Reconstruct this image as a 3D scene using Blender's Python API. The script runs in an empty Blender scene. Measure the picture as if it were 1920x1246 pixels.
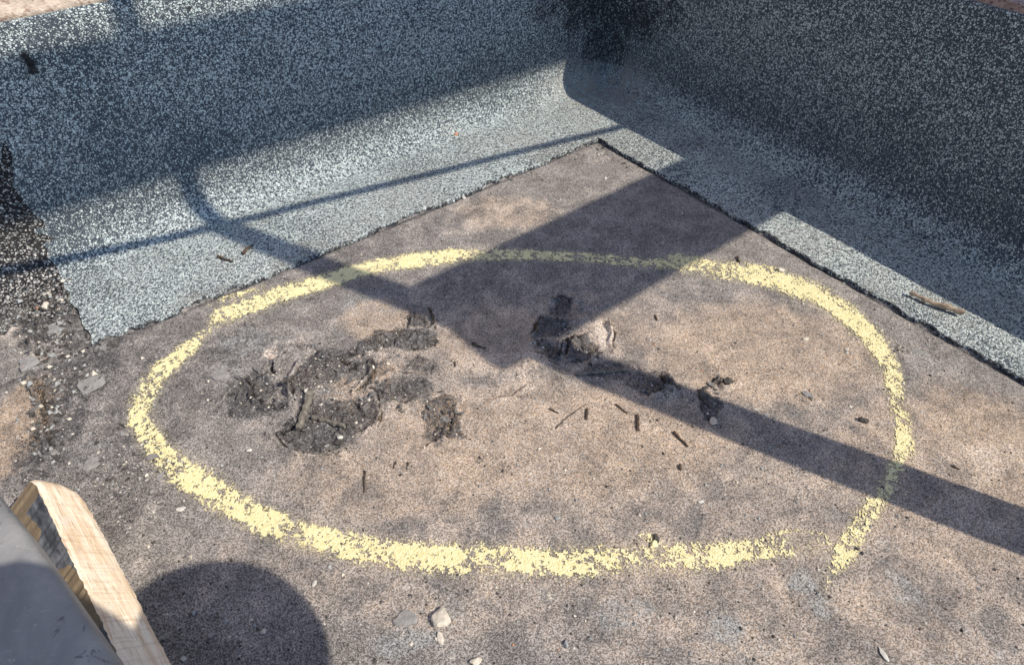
import bpy, bmesh, math, random
import numpy as np
from mathutils import Vector, Matrix
random.seed(7)
R = math.radians
scn = bpy.context.scene
col = scn.collection

# ------------------------------------------------------------ camera, sky, sun
PITCH = R(43.6)
FPX = 1300.0
cam_d = bpy.data.cameras.new('camera')
cam = bpy.data.objects.new('camera', cam_d)
col.objects.link(cam)
cam.location = (0, 0, 1.0)
cam.rotation_euler = (R(90) - PITCH, 0, 0)
cam_d.sensor_width = 36.0
cam_d.lens = 36.0 * FPX / 1920.0
cam_d.clip_start = 0.02
cam_d.clip_end = 500
scn.camera = cam

SUN_AZ = R(-28.0)          # direction on the ground towards the sun
SUN_EL = R(45.5)
world = bpy.data.worlds.new('World')
scn.world = world
world.use_nodes = True
wn = world.node_tree
bg = wn.nodes['Background']
sky = wn.nodes.new('ShaderNodeTexSky')
sky.sky_type = 'NISHITA'
sky.sun_disc = False
sky.sun_elevation = SUN_EL
sky.sun_rotation = R(90) - SUN_AZ
sky.altitude = 100
sky.air_density = 1.0
sky.dust_density = 0.6
sky.ozone_density = 4.0
wn.links.new(sky.outputs[0], bg.inputs[0])
bg.inputs[1].default_value = 0.12
sd = Vector((math.cos(SUN_EL) * math.cos(SUN_AZ), math.cos(SUN_EL) * math.sin(SUN_AZ), math.sin(SUN_EL)))
sun_d = bpy.data.lights.new('sun', 'SUN')
sun_d.energy = 3.25
sun_d.angle = R(0.43)
sun_d.color = (1.0, 0.90, 0.76)
sun = bpy.data.objects.new('sun', sun_d)
col.objects.link(sun)
sun.rotation_euler = sd.to_track_quat('Z', 'Y').to_euler()
sun.location = (3, -3, 6)
scn.view_settings.view_transform = 'Standard'
scn.view_settings.look = 'None'
scn.view_settings.gamma = 1
scn.view_settings.use_curve_mapping = False
scn.view_settings.exposure = 0.76

# ------------------------------------------------------------ helpers
def at(px, py, z=0.0):
    """the point of the place at height z that the photograph shows at (px, py)"""
    a = (px - 960) / FPX
    b = (623 - py) / FPX
    r = Vector((a, math.cos(PITCH) + b * math.sin(PITCH), -math.sin(PITCH) + b * math.cos(PITCH)))
    t = (z - 1.0) / r.z
    return Vector((0, 0, 1.0)) + r * t

def tag(o, label=None, cat=None, group=None, kind=None):
    if label: o['label'] = label
    if cat: o['category'] = cat
    if group: o['group'] = group
    if kind: o['kind'] = kind
    return o

def mesh_obj(name, verts, faces, mat, parent=None, smooth=False):
    me = bpy.data.meshes.new(name)
    me.from_pydata([tuple(v) for v in verts], [], faces)
    me.update()
    if smooth:
        me.polygons.foreach_set('use_smooth', [True] * len(me.polygons))
    o = bpy.data.objects.new(name, me)
    if mat: me.materials.append(mat)
    col.objects.link(o)
    if parent: o.parent = parent
    return o

def bm_obj(name, bm, mat, parent=None, smooth=False):
    bmesh.ops.recalc_face_normals(bm, faces=bm.faces[:])
    me = bpy.data.meshes.new(name)
    bm.to_mesh(me); bm.free()
    if smooth:
        me.polygons.foreach_set('use_smooth', [True] * len(me.polygons))
    o = bpy.data.objects.new(name, me)
    if mat: me.materials.append(mat)
    col.objects.link(o)
    if parent: o.parent = parent
    return o

def empty(name, loc, rz=0):
    o = bpy.data.objects.new(name, None)
    o.empty_display_size = 0.1
    o.location = loc; o.rotation_euler = (0, 0, rz)
    col.objects.link(o)
    return o

# value noise in numpy
_rng = np.random.RandomState(3)
_tab = _rng.rand(512, 512)
def vn(x, y, seed=0):
    x = np.asarray(x, float) + seed * 37.17; y = np.asarray(y, float) + seed * 91.73
    xi = np.floor(x).astype(int); yi = np.floor(y).astype(int)
    fx = x - xi; fy = y - yi
    fx = fx * fx * fx * (fx * (fx * 6 - 15) + 10); fy = fy * fy * fy * (fy * (fy * 6 - 15) + 10)
    t = lambda i, j: _tab[i % 512, j % 512]
    return (t(xi, yi) * (1 - fx) + t(xi + 1, yi) * fx) * (1 - fy) + (t(xi, yi + 1) * (1 - fx) + t(xi + 1, yi + 1) * fx) * fy
def fbm(x, y, seed=0, oct=4, gain=0.5):
    s = 0; a = 1; n = 0; f = 1
    for k in range(oct):
        c, w = math.cos(k * 0.7), math.sin(k * 0.7)
        s = s + a * vn((x * c - y * w) * f, (x * w + y * c) * f, seed + k * 5)
        n += a; a *= gain; f *= 2.03
    return s / n                                     # 0..1
def sstep(a, b, x):
    t = np.clip((x - a) / (b - a), 0, 1)
    return t * t * (3 - 2 * t)

# ------------------------------------------------------------ node helpers
class NT:
    def __init__(self, name, rough=0.9, spec=0.2):
        self.m = bpy.data.materials.new(name); self.m.use_nodes = True
        self.t = self.m.node_tree; self.n = self.t.nodes; self.l = self.t.links
        self.b = self.n['Principled BSDF']
        self.b.inputs['Roughness'].default_value = rough
        self.b.inputs['Specular IOR Level'].default_value = spec
        self.co = self.n.new('ShaderNodeTexCoord').outputs['Object']
    def set(self, sock, v):
        if hasattr(v, 'is_linked') or isinstance(v, bpy.types.NodeSocket): self.l.new(v, sock)
        else: sock.default_value = v
    def mapping(self, scale=(1, 1, 1), rot=(0, 0, 0), src=None):
        n = self.n.new('ShaderNodeMapping')
        n.inputs['Scale'].default_value = scale; n.inputs['Rotation'].default_value = rot
        self.l.new(src or self.co, n.inputs['Vector']); return n.outputs[0]
    def noise(self, scale, detail=3, rough=0.55, dist=0, vec=None, out=0):
        n = self.n.new('ShaderNodeTexNoise')
        n.inputs['Scale'].default_value = scale; n.inputs['Detail'].default_value = detail
        n.inputs['Roughness'].default_value = rough; n.inputs['Distortion'].default_value = dist
        self.l.new(vec or self.co, n.inputs['Vector']); return n.outputs[out]
    def vor(self, scale, feature='F1', out='Distance', rnd=1.0, vec=None):
        n = self.n.new('ShaderNodeTexVoronoi'); n.feature = feature
        n.inputs['Scale'].default_value = scale; n.inputs['Randomness'].default_value = rnd
        self.l.new(vec or self.co, n.inputs['Vector']); return n.outputs[out]
    def ramp(self, src, a, b, lo=0.0, hi=1.0):
        n = self.n.new('ShaderNodeMapRange'); n.interpolation_type = 'SMOOTHSTEP'
        self.set(n.inputs['Value'], src)
        for k, v in (('From Min', a), ('From Max', b), ('To Min', lo), ('To Max', hi)): self.set(n.inputs[k], v)
        return n.outputs[0]
    def math(self, op, a, b=0.0, clamp=False):
        n = self.n.new('ShaderNodeMath'); n.operation = op; n.use_clamp = clamp
        self.set(n.inputs[0], a); self.set(n.inputs[1], b); return n.outputs[0]
    def mix(self, f, a, b, mode='MIX'):
        n = self.n.new('ShaderNodeMix'); n.data_type = 'RGBA'; n.blend_type = mode
        self.set(n.inputs[0], f)
        for s, v in ((n.inputs[6], a), (n.inputs[7], b)):
            if isinstance(v, tuple): s.default_value = (*v[:3], 1)
            else: self.l.new(v, s)
        return n.outputs[2]
    def sepc(self, src):
        n = self.n.new('ShaderNodeSeparateColor'); self.l.new(src, n.inputs[0]); return n.outputs
    def attr(self, name):
        n = self.n.new('ShaderNodeAttribute'); n.attribute_name = name; return n
    def bump(self, h, dist, strength=1.0, prev=None):
        n = self.n.new('ShaderNodeBump')
        n.inputs['Strength'].default_value = strength; n.inputs['Distance'].default_value = dist
        self.l.new(h, n.inputs['Height'])
        if prev is not None: self.l.new(prev, n.inputs['Normal'])
        return n.outputs[0]
    def color(self, c):
        if isinstance(c, tuple): self.b.inputs['Base Color'].default_value = (*c, 1)
        else: self.l.new(c, self.b.inputs['Base Color'])
    def normal(self, n): self.l.new(n, self.b.inputs['Normal'])

# ------------------------------------------------------------ materials
def mat_felt(name, light, light2, gapc, gap_lo, gap_hi, dark_share, scale=150.0):
    k = NT(name, 0.85, 0.25)
    warp = k.noise(scale * 1.3, 1, 0.5, out=1)
    v = k.n.new('ShaderNodeVectorMath'); v.operation = 'SCALE'
    k.l.new(warp, v.inputs[0]); v.inputs['Scale'].default_value = 1.0 / scale
    w = k.n.new('ShaderNodeVectorMath'); w.operation = 'ADD'
    k.l.new(k.co, w.inputs[0]); k.l.new(v.outputs[0], w.inputs[1])
    vec = w.outputs[0]
    edge = k.vor(scale, 'DISTANCE_TO_EDGE', 'Distance', vec=vec)
    cell = k.sepc(k.vor(scale, 'F1', 'Color', vec=vec))
    a = k.attr('mask')
    ms = k.sepc(a.outputs['Color'])                     # R tar and painted edge shade, G grime and painted wall shade, B dust
    big = k.noise(6, 4, 0.6)
    mid = k.noise(38, 3, 0.6)
    base = k.mix(k.ramp(cell[0], 0.1, 0.95), light, light2)
    base = k.mix(k.ramp(cell[1], 1.0 - dark_share, 1.0 - dark_share + 0.08), base, (0.16, 0.185, 0.19))
    base = k.mix(k.ramp(k.noise(5, 4, 0.65), 0.45, 0.75, 0, 0.3), base, (0.36, 0.35, 0.30))
    # granules: cell borders broken up by irregular hollows where the grains are missing
    val = k.math('ADD', k.math('MULTIPLY', edge, 0.9), k.math('MULTIPLY', k.noise(scale * 0.8, 2, 0.55, 0.3), 0.75))
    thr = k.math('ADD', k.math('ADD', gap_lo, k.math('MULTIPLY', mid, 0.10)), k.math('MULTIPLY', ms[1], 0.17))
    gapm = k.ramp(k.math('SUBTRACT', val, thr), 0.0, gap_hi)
    c = k.mix(gapm, gapc, base)
    c = k.mix(k.math('MULTIPLY', ms[2], k.ramp(mid, 0.3, 0.6)), c, (0.34, 0.315, 0.28))
    tarm = k.ramp(k.math('ADD', k.math('ADD', ms[0], k.math('MULTIPLY', k.math('SUBTRACT', k.noise(30, 6, 0.8), 0.5), 2.4)), k.math('MULTIPLY', k.math('SUBTRACT', cell[2], 0.5), 0.8)), 0.35, 1.05)
    tarc = k.mix(k.ramp(cell[1], 0.80, 0.95), (0.016, 0.015, 0.02), (0.09, 0.095, 0.10))
    c = k.mix(k.math('MULTIPLY', tarm, 0.94), c, tarc)
    k.color(c)
    h = k.math('MULTIPLY', k.ramp(edge, 0.0, 0.35), k.math('ADD', 0.6, k.math('MULTIPLY', cell[1], 0.6)))
    n1 = k.bump(k.noise(14, 4, 0.6), 0.006, 0.5)
    n2 = k.bump(k.math('MULTIPLY', h, k.math('ADD', 0.25, gapm)), 0.0022, 0.9, n1)
    k.normal(n2)
    return k.m

M_FELT = mat_felt('mineral_felt', (0.70, 0.77, 0.75), (0.53, 0.615, 0.62), (0.05, 0.064, 0.08), 0.318, 0.19, 0.08, 212.0)
M_FELT_OLD = mat_felt('old_mineral_felt', (0.50, 0.49, 0.46), (0.30, 0.295, 0.29), (0.016, 0.015, 0.016), 0.43, 0.10, 0.25, 150.0)

def mat_deck():
    k = NT('roof_deck_bitumen', 0.92, 0.18)
    ms = k.sepc(k.attr('mask').outputs['Color'])       # R tar and painted edge shade, G rust brown, B pale dust
    m2 = k.sepc(k.attr('mask_two').outputs['Color'])    # R crease, G grit, B -
    big = k.noise(3.2, 5, 0.6, 0.6)
    mid = k.noise(14, 6, 0.68, 0.4)
    fine = k.noise(150, 5, 0.75)
    vf = k.noise(820, 2, 0.6)
    cell = k.sepc(k.vor(640, 'F1', 'Color'))
    cell2 = k.sepc(k.vor(170, 'F1', 'Color'))
    d2 = k.vor(170, 'F1', 'Distance')
    grey = k.mix(k.ramp(mid, 0.35, 0.68), (0.175, 0.163, 0.155), (0.30, 0.278, 0.262))
    brown = k.mix(k.ramp(mid, 0.3, 0.7), (0.30, 0.240, 0.188), (0.445, 0.368, 0.30))
    bf = k.ramp(k.math('ADD', ms[1], k.math('MULTIPLY', k.math('SUBTRACT', mid, 0.5), 1.3)), 0.05, 0.85)
    c = k.mix(bf, grey, brown)
    ft = k.ramp(k.math('ADD', k.noise(7, 5, 0.7, 1.2), 0.0), 0.55, 0.75)
    c = k.mix(k.math('MULTIPLY', ft, 0.55), c, (0.31, 0.29, 0.28))
    ft2 = k.ramp(k.noise(9.5, 5, 0.7, 1.5), 0.56, 0.74)
    c = k.mix(k.math('MULTIPLY', ft2, 0.20), c, (0.14, 0.132, 0.135))
    ft3 = k.ramp(k.noise(2.3, 5, 0.72, 0.8, vec=k.mapping((1, 1, 1), (0, 0, 1.0))), 0.5, 0.72)
    c = k.mix(k.math('MULTIPLY', k.math('MULTIPLY', ft3, bf), 0.35), c, (0.42, 0.385, 0.37))
    sc = k.ramp(k.noise(11, 8, 0.78, 2.2, vec=k.mapping((1, 1.9, 1), (0, 0, .5))), 0.56, 0.64)
    c = k.mix(k.math('MULTIPLY', sc, 0.30), c, (0.40, 0.385, 0.36))
    sc2 = k.ramp(k.noise(8, 8, 0.78, 2.0, vec=k.mapping((1.6, 1, 1), (0, 0, -.4))), 0.58, 0.66)
    c = k.mix(k.math('MULTIPLY', sc2, 0.22), c, (0.15, 0.145, 0.15))
    dm = k.ramp(k.math('ADD', ms[2], k.math('MULTIPLY', k.math('SUBTRACT', mid, 0.5), 1.2)), 0.25, 0.95)
    c = k.mix(dm, c, (0.56, 0.49, 0.425))
    tm = k.ramp(k.math('ADD', ms[0], k.math('MULTIPLY', k.math('SUBTRACT', k.noise(45, 5, 0.75, 0.6), 0.5), 1.5)), 0.12, 0.62)
    tar = k.mix(k.ramp(fine, 0.35, 0.7), (0.058, 0.056, 0.058), (0.17, 0.163, 0.16))
    c = k.mix(tm, c, tar)
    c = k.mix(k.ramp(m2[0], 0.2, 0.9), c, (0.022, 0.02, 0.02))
    m3 = k.sepc(k.attr('mask_three').outputs['Color'])
    rs = k.ramp(k.math('ADD', m3[0], k.math('MULTIPLY', k.math('SUBTRACT', k.noise(36, 6, .78, 1.0), .5), 1.6)), .25, .85)
    c = k.mix(k.math('MULTIPLY', rs, k.ramp(m3[0], 0, .2, 0, .7)), c, (0.285, 0.30, 0.30))
    cd = k.math('MULTIPLY', k.ramp(m2[2], 0.05, 0.8), k.ramp(k.noise(260, 3, .7), .44, .66, 0, .5))
    c = k.mix(cd, c, (0.58, 0.51, 0.27))
    # sand grain: bright and dark grains
    gr = k.ramp(k.math('ADD', k.math('MULTIPLY', cell[0], 0.6), k.math('MULTIPLY', vf, 0.4)), 0.2, 0.85, 0.38, 1.62)
    gm = k.n.new('ShaderNodeMix'); gm.data_type = 'RGBA'; gm.blend_type = 'MULTIPLY'; gm.inputs[0].default_value = 1
    k.l.new(c, gm.inputs[6])
    cg = k.n.new('ShaderNodeCombineColor')
    for i in range(3): k.l.new(gr, cg.inputs[i])
    k.l.new(cg.outputs[0], gm.inputs[7]); c = gm.outputs[2]
    orange = k.math('MULTIPLY', k.ramp(cell[1], 0.74, 0.84), k.math('MULTIPLY', bf, 0.7))
    c = k.mix(orange, c, (0.46, 0.31, 0.18))
    wh = k.math('MULTIPLY', k.ramp(cell2[0], 0.972, 0.978), k.ramp(d2, 0.42, 0.28))
    c = k.mix(k.math('MULTIPLY', wh, k.math('ADD', 0.5, m2[1])), c, (0.50, 0.49, 0.45))
    bl = k.math('MULTIPLY', k.ramp(cell2[1], 0.975, 0.98), k.ramp(d2, 0.4, 0.25))
    c = k.mix(bl, c, (0.04, 0.035, 0.03))
    k.color(c)
    n1 = k.bump(mid, 0.008, 0.35)
    n2 = k.bump(k.noise(48, 5, 0.7, 0.8), 0.003, k_strength := 0.55, n1)
    n3 = k.bump(k.math('ADD', cell[0], k.math('MULTIPLY', fine, .6)), 0.0009, 0.8, n2)
    k.normal(n3)
    return k.m
M_DECK = mat_deck()

def simple(name, c1, c2, scale, rough=0.9, bump=0.001, speck=None, spec=0.2, detail=5, stretch=None):
    k = NT(name, rough, spec)
    vec = k.mapping(stretch) if stretch else k.co
    n = k.noise(scale, detail, 0.65, 0.3, vec=vec)
    c = k.mix(k.ramp(n, 0.3, 0.72), c1, c2)
    if speck:
        cc = k.sepc(k.vor(scale * 3, 'F1', 'Color', vec=vec))
        c = k.mix(k.ramp(cc[0], 0.84, 0.9), c, speck)
    k.color(c)
    if bump: k.normal(k.bump(k.noise(scale * 2.5, 4, 0.7, vec=vec), bump, 0.7))
    return k.m

M_CHALK = simple('yellow_chalk', (0.62, 0.55, 0.29), (0.73, 0.68, 0.43), 160, 0.95, 0.001)
M_RENDER = simple('cream_wall_render', (0.50, 0.40, 0.32), (0.72, 0.60, 0.50), 55, 0.95, 0.006, (0.38, 0.28, 0.22))
M_COPING = simple('pink_weathered_coping', (0.26, 0.17, 0.145), (0.44, 0.33, 0.28), 60, 0.95, 0.004, (0.16, 0.10, 0.10))
M_STONE = simple('pale_stone', (0.46, 0.42, 0.35), (0.66, 0.61, 0.52), 70, 0.9, 0.002)
M_STONE_W = simple('white_stone', (0.44, 0.43, 0.39), (0.62, 0.60, 0.55), 90, 0.9, 0.001)
M_STONE_G = simple('grey_stone', (0.22, 0.23, 0.23), (0.40, 0.41, 0.40), 90, 0.9, 0.001)
M_STONE_B = simple('brick_crumb', (0.45, 0.22, 0.13), (0.60, 0.32, 0.2), 90, 0.9, 0.001)
M_TWIG = simple('dark_twig_bark', (0.045, 0.034, 0.026), (0.12, 0.09, 0.065), 160, 0.9, 0.001)
M_BARK = simple('pale_dead_wood', (0.22, 0.165, 0.115), (0.40, 0.31, 0.23), 90, 0.9, 0.001)
M_MUD = simple('grey_crusted_wood', (0.10, 0.09, 0.075), (0.25, 0.23, 0.195), 150, 0.95, 0.002)
M_TAR = simple('bitumen_tar', (0.012, 0.012, 0.013), (0.05, 0.048, 0.048), 120, 0.7, 0.003, spec=0.35)
M_FLAKE = simple('bitumen_flake', (0.035, 0.032, 0.03), (0.12, 0.11, 0.10), 120, 0.85, 0.002)
M_FLAKE_L = simple('grey_mortar_flake', (0.19, 0.185, 0.18), (0.30, 0.29, 0.28), 90, 0.9, 0.002)
M_STEEL = simple('galvanised_steel', (0.30, 0.31, 0.32), (0.45, 0.46, 0.47), 30, 0.5, 0.0005, spec=0.5)
M_SBOARD = simple('scaffold_timber', (0.28, 0.2, 0.12), (0.42, 0.32, 0.2), 20, 0.9, 0.002, stretch=(0.1, 1, 1))

# ------------------------------------------------------------ the roof corner in plan
Ccor = np.array([0.251, 1.865])
azA, azB = R(-142.25), R(-52.25)
eA = np.array([math.cos(azA), math.sin(azA)])        # along the left upstand, away from the corner
eB = np.array([math.cos(azB), math.sin(azB)])        # along the right upstand
nA, nB = -eB, -eA                                     # into the walls
D_UP = 0.32; Z_TOP = 0.522

def base_h(x, y):
    return 0.010 * (fbm(np.asarray(x) * 2.1, np.asarray(y) * 2.1, 1, 3) - 0.5) + 0.0025 * (fbm(np.asarray(x) * 14, np.asarray(y) * 14, 2, 4) - 0.5)

# wrinkles of the bitumen: (points in the photograph), height mm, width mm, crease darkness
WR = [
 ([(513,811),(524,826),(546,843),(572,853),(602,854),(642,850)], 9, 7, 1),
 ([(546,717),(550,741)], 7, 5, 1),
 ([(699,679),(702,700),(692,724),(670,738)], 8, 6, 1),
 ([(701,734),(712,752),(743,759),(773,756)], 9, 7, 1),
 ([(753,727),(778,759)], 6, 4, .9), ([(714,762),(713,789)], 6, 4, 1),
 ([(821,754),(848,769),(853,789),(853,806)], 7, 5, 1), ([(839,793),(840,822)], 6, 4, 1),
 ([(605,662),(633,673),(651,686),(688,662),(707,660)], 8, 8, .9),
 ([(466,604),(477,618)], 6, 4, 1), ([(478,600),(488,616)], 5, 4, .6),
 ([(462,710),(477,726),(477,739),(485,757),(500,764),(510,755)], 9, 6, 1),
 ([(362,720),(400,718),(442,726),(427,745)], 6, 5, .8),
 ([(493,706),(516,701),(508,685)], 8, 6, 1),
 ([(527,664),(554,668)], 6, 4, 1), ([(375,683),(400,662)], 5, 5, .5),
 ([(562,687),(543,718),(550,741)], 8, 6, .8), ([(568,745),(612,748),(640,752)], 5, 5, .5),
 ([(1033,565),(1050,556),(1081,565)], 10, 8, .9), ([(1000,625),(1005,606),(1018,594),(1050,604)], 10, 8, .9),
 ([(996,644),(1039,636),(1054,648),(1050,671)], 8, 6, .9), ([(1060,640),(1077,630),(1100,632)], 10, 8, .8),
 ([(1066,667),(1062,640)], 8, 5, .9),
 ([(1116,605),(1137,598),(1149,611),(1152,634),(1150,656)], 9, 6, 1),
 ([(1050,600),(1080,602),(1110,600)], 9, 9, .2), ([(1085,575),(1120,572),(1150,574)], 7, 6, .6),
 ([(1005,663),(1045,686),(1077,706)], 6, 4, .9), ([(1000,681),(1030,698),(1058,715)], 6, 4, .9), ([(1012,700),(1048,725)], 5, 4, .7),
 ([(1132,663),(1175,667)], 5, 4, .9), ([(1227,742),(1256,725),(1237,706)], 9, 8, .9),
 ([(920,748),(960,742),(990,722)], 5, 6, .6), ([(762,640),(790,620),(812,612)], 6, 6, .7),
 ([(760,590),(775,600),(800,596)], 6, 5, .8), ([(765,612),(780,590)], 5, 4, .8),
 ([(1350,712),(1362,724),(1376,716)], 7, 5, 1), ([(1335,705),(1356,708)], 5, 4, .7), ([(1500,735),(1512,748),(1528,752)], 5, 5, .8),
 ([(1706,660),(1730,668),(1755,672)], 5, 6, .6), ([(1690,655),(1700,672)], 5, 5, .6),
 ([(800,840),(825,822),(850,824)], 5, 5, .8), ([(735,700),(770,700),(800,706)], 6, 7, .7),
 ([(130,668),(160,655),(196,640)], 6, 7, .8), ([(60,610),(100,600),(140,612)], 6, 6, .8), ([(140,745),(170,720),(200,700)], 7, 7, .5),
 ([(110,560),(90,600),(70,640)], 6, 7, .6), ([(75,720),(85,790),(95,850)], 8, 8, .8), ([(70,640),(60,700),(78,740)], 7, 7, .5),
 ([(560,790),(545,800),(530,815)], 6, 5, .9), ([(590,735),(640,724),(680,716)], 5, 6, .4), ([(655,790),(665,808),(690,800)], 6, 5, .6),
 ([(790,670),(812,680),(806,700)], 6, 5, .8), ([(870,750),(884,770),(868,800)], 4, 6, .4), ([(520,640),(560,642),(580,652)], 6, 6, .6),
 ([(395,640),(440,630),(500,634)], 4, 6, .3), ([(430,760),(470,775),(520,780)], 5, 8, .4),
]
# patches: (cx, cy, rx, ry, strength) in the photograph -> laid on the deck
TAR = [(600,740,110,70,.22),(440,650,80,44,.38),(150,690,90,95,.5),(100,600,60,55,.62),(90,800,26,110,.6),
       (400,740,70,50,.3),(1240,725,34,16,.8),(1330,760,24,24,.7),(1362,716,20,9,.9),(230,830,130,110,.36),(300,700,120,80,.3),(210,960,80,90,.35),
       (870,530,90,30,.25),(700,1195,80,45,.25),(1500,1140,90,30,.15),(960,740,34,14,.35),(1215,1010,12,8,.5),(700,690,40,26,.5)]
BRN = [(1050,820,420,130,.62),(1430,660,260,110,.6),(1500,850,260,120,.35),(700,600,70,50,.55),(760,900,260,90,.5),(930,640,160,80,.5),
       (30,800,60,110,.75),(1850,830,150,120,.6),(950,400,110,40,.4),(640,720,34,14,.7),(720,700,26,24,.7),(900,1150,220,60,.3),(1700,1150,250,90,.4),
       (1180,620,70,55,.5),(650,740,60,12,.5),(1000,560,300,60,.15),(1300,1180,240,60,.15)]
BRN += [(1100,760,600,300,.34),(1500,1050,620,260,.36),(900,1050,500,120,.3),(1800,900,300,200,.5)]
DST = [(512,655,26,13,.95),(960,690,100,40,.40),(1132,630,20,26,.85),(1050,610,60,14,.3),(900,385,140,26,.38),(870,420,60,22,.45),(300,1055,60,18,.4),
       (1850,870,120,50,.45),(1850,1010,120,120,.30),(30,625,50,24,.6),(1500,915,120,22,.3),(740,860,90,12,.25),(1290,900,260,16,.2),(400,700,30,12,.35),
       (540,825,16,22,.5),(1330,560,180,16,.18),(1640,900,60,22,.2),(720,1130,160,40,.12),(1120,480,360,14,.15),(1560,1050,100,20,.2)]
def patch(X, Y, L, seed):
    m = np.zeros_like(X)
    wx = X + 0.05 * (fbm(X * 16, Y * 16, seed, 4) - 0.5); wy = Y + 0.05 * (fbm(X * 16, Y * 16, seed + 9, 4) - 0.5)
    for cx, cy, rx, ry, s in L:
        c = at(cx, cy); ax = (at(cx + rx, cy) - at(cx - rx, cy)).length / 2; ay = (at(cx, cy + ry) - at(cx, cy - ry)).length / 2
        q = np.sqrt(((wx - c.x) / ax) ** 2 + ((wy - c.y) / ay) ** 2)
        m = np.maximum(m, s * (1 - sstep(0.55, 1.25, q)))
    return m
POLY = [  # darker bitumen outlines in a zoomed view: origin, scale, points, strength
 ((375,525),3.413,[(780,440),(940,520),(1090,540),(1000,590),(900,600),(870,650),(740,680),(690,740),(600,730),(580,660),(640,580),(700,500)],1.0),
 ((375,525),3.413,[(1100,330),(1300,310),(1500,350),(1500,400),(1400,440),(1200,430),(1120,410)],1.0),
 ((375,525),3.413,[(940,520),(1060,460),(1180,430),(1100,360),(900,450),(660,400),(740,440)],.7),
 ((375,525),3.413,[(620,760),(720,790),(930,780),(1000,740),(1110,760),(1150,880),(1090,960),(940,1060),(800,1110),(620,1100),(480,980),(560,900),(640,880)],.8),
 ((375,525),3.413,[(1120,650),(1290,620),(1450,640),(1480,720),(1370,790),(1180,780),(1115,720)],.65),
 ((375,525),3.413,[(1450,760),(1560,700),(1640,780),(1640,900),(1700,1010),(1500,1060),(1420,1010),(1440,900)],.72),
 ((375,525),3.413,[(180,720),(330,580),(440,600),(480,700),(420,780),(600,740),(560,820),(400,880),(300,900),(170,860)],.7),
 ((375,525),3.413,[(1310,260),(1350,190),(1450,240),(1470,300),(1330,300)],.75),
 ((375,525),3.413,[(1300,480),(1480,490),(1530,560),(1440,600),(1310,590)],.45),
 ((375,525),3.413,[(0,640),(200,560),(420,500),(700,420),(560,330),(300,300),(0,420)],.34),
 ((900,540),5.19,[(680,180),(780,85),(930,130),(830,270),(690,250)],1),
 ((900,540),5.19,[(520,440),(600,290),(780,330),(880,400),(760,470),(520,490)],1),
 ((900,540),5.19,[(840,500),(950,460),(1060,520),(1130,600),(1000,740),(880,720)],1),
 ((900,540),5.19,[(520,520),(760,540),(850,640),(760,740),(560,620)],.8),
 ((900,540),5.19,[(940,850),(1100,700),(1500,700),(1900,900),(1850,1050),(1600,1050),(1300,900)],.5),
]
def poly_mask(X, Y, L, seed, soft=0.010):
    m = np.zeros_like(X)
    for (ox, oy), sc, pts, st in L:
        P = [at(ox + a / sc, oy + b / sc) for a, b in pts]
        i0, i1 = np.searchsorted(gx, [min(p.x for p in P) - .05, max(p.x for p in P) + .05])
        j0, j1 = np.searchsorted(gy, [min(p.y for p in P) - .05, max(p.y for p in P) + .05])
        xs = X[j0:j1, i0:i1]; ys = Y[j0:j1, i0:i1]
        xs = xs + .022 * (fbm(xs * 40, ys * 40, seed, 4) - .5); ys = ys + .022 * (fbm(xs * 40, ys * 40, seed + 5, 4) - .5)
        ins = np.zeros(xs.shape, bool); dist = np.full(xs.shape, 9.)
        for p, q_ in zip(P, P[1:] + P[:1]):
            d, _ = seg_dist(xs, ys, p, q_); dist = np.minimum(dist, d)
            c_ = ((p.y > ys) != (q_.y > ys)) & (xs < (q_.x - p.x) * (ys - p.y) / (q_.y - p.y + 1e-12) + p.x)
            ins ^= c_
        sd_ = np.where(ins, dist, -dist)
        m[j0:j1, i0:i1] = np.maximum(m[j0:j1, i0:i1], st * sstep(-soft, soft, sd_))
    return m
def seg_dist(X, Y, p, q):
    dx, dy = q[0] - p[0], q[1] - p[1]; L2 = dx * dx + dy * dy + 1e-12
    t = np.clip(((X - p[0]) * dx + (Y - p[1]) * dy) / L2, 0, 1)
    return np.hypot(X - p[0] - t * dx, Y - p[1] - t * dy), np.sign(dx * (Y - p[1]) - dy * (X - p[0]))

# ------------------------------------------------------------ chalk ring (ragged crumbs of chalk on the deck)
# centre line and width of the mark as in the photograph; w in px across, c = how full
RING = [(985,478,24,.80),(1100,484,22,.78),(1200,494,24,.72),(1240,496,22,.5),(1270,492,36,.85),(1350,506,42,.75),(1440,520,46,.85),(1530,552,46,.9),(1590,590,46,.9),(1640,640,44,.9),
        (1668,690,46,.85),(1680,740,40,.8),(1690,790,38,.85),(1694,840,40,.9),(1676,872,34,.7),(1665,915,34,.7),(1636,950,52,.85),(1608,995,50,.8),(1584,1035,52,.85),(1560,1070,34,.5),(1548,1098,16,.35),(1546,1118,10,.15)]
RING2 = [(1480,1010,26,.25),(1440,1020,50,.5),(1370,1038,66,.75),(1300,1046,66,.78),(1240,1044,74,.72),(1160,1046,66,.66),(1080,1054,74,.82),(1000,1052,66,.9),(930,1052,76,.8),(870,1048,76,.75),(800,1048,72,.86),
         (720,1038,66,.9),(640,1020,68,.9),(560,1000,66,.9),(490,972,70,.9),(430,940,72,.88),(385,908,76,.86),(335,878,76,.82),(300,848,66,.75),(285,820,62,.85),(262,785,58,.85),
         (268,750,56,.85),(285,715,50,.8),(310,690,44,.8),(340,662,36,.8),(368,640,30,.7),(395,615,22,.4),(420,590,46,.85),(470,570,44,.92),(530,548,40,.92),(600,528,36,.94),(660,510,34,.9),
         (720,496,34,.92),(800,486,36,.92),(860,480,34,.85),(920,478,32,.7),(985,478,28,.8)]
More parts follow.
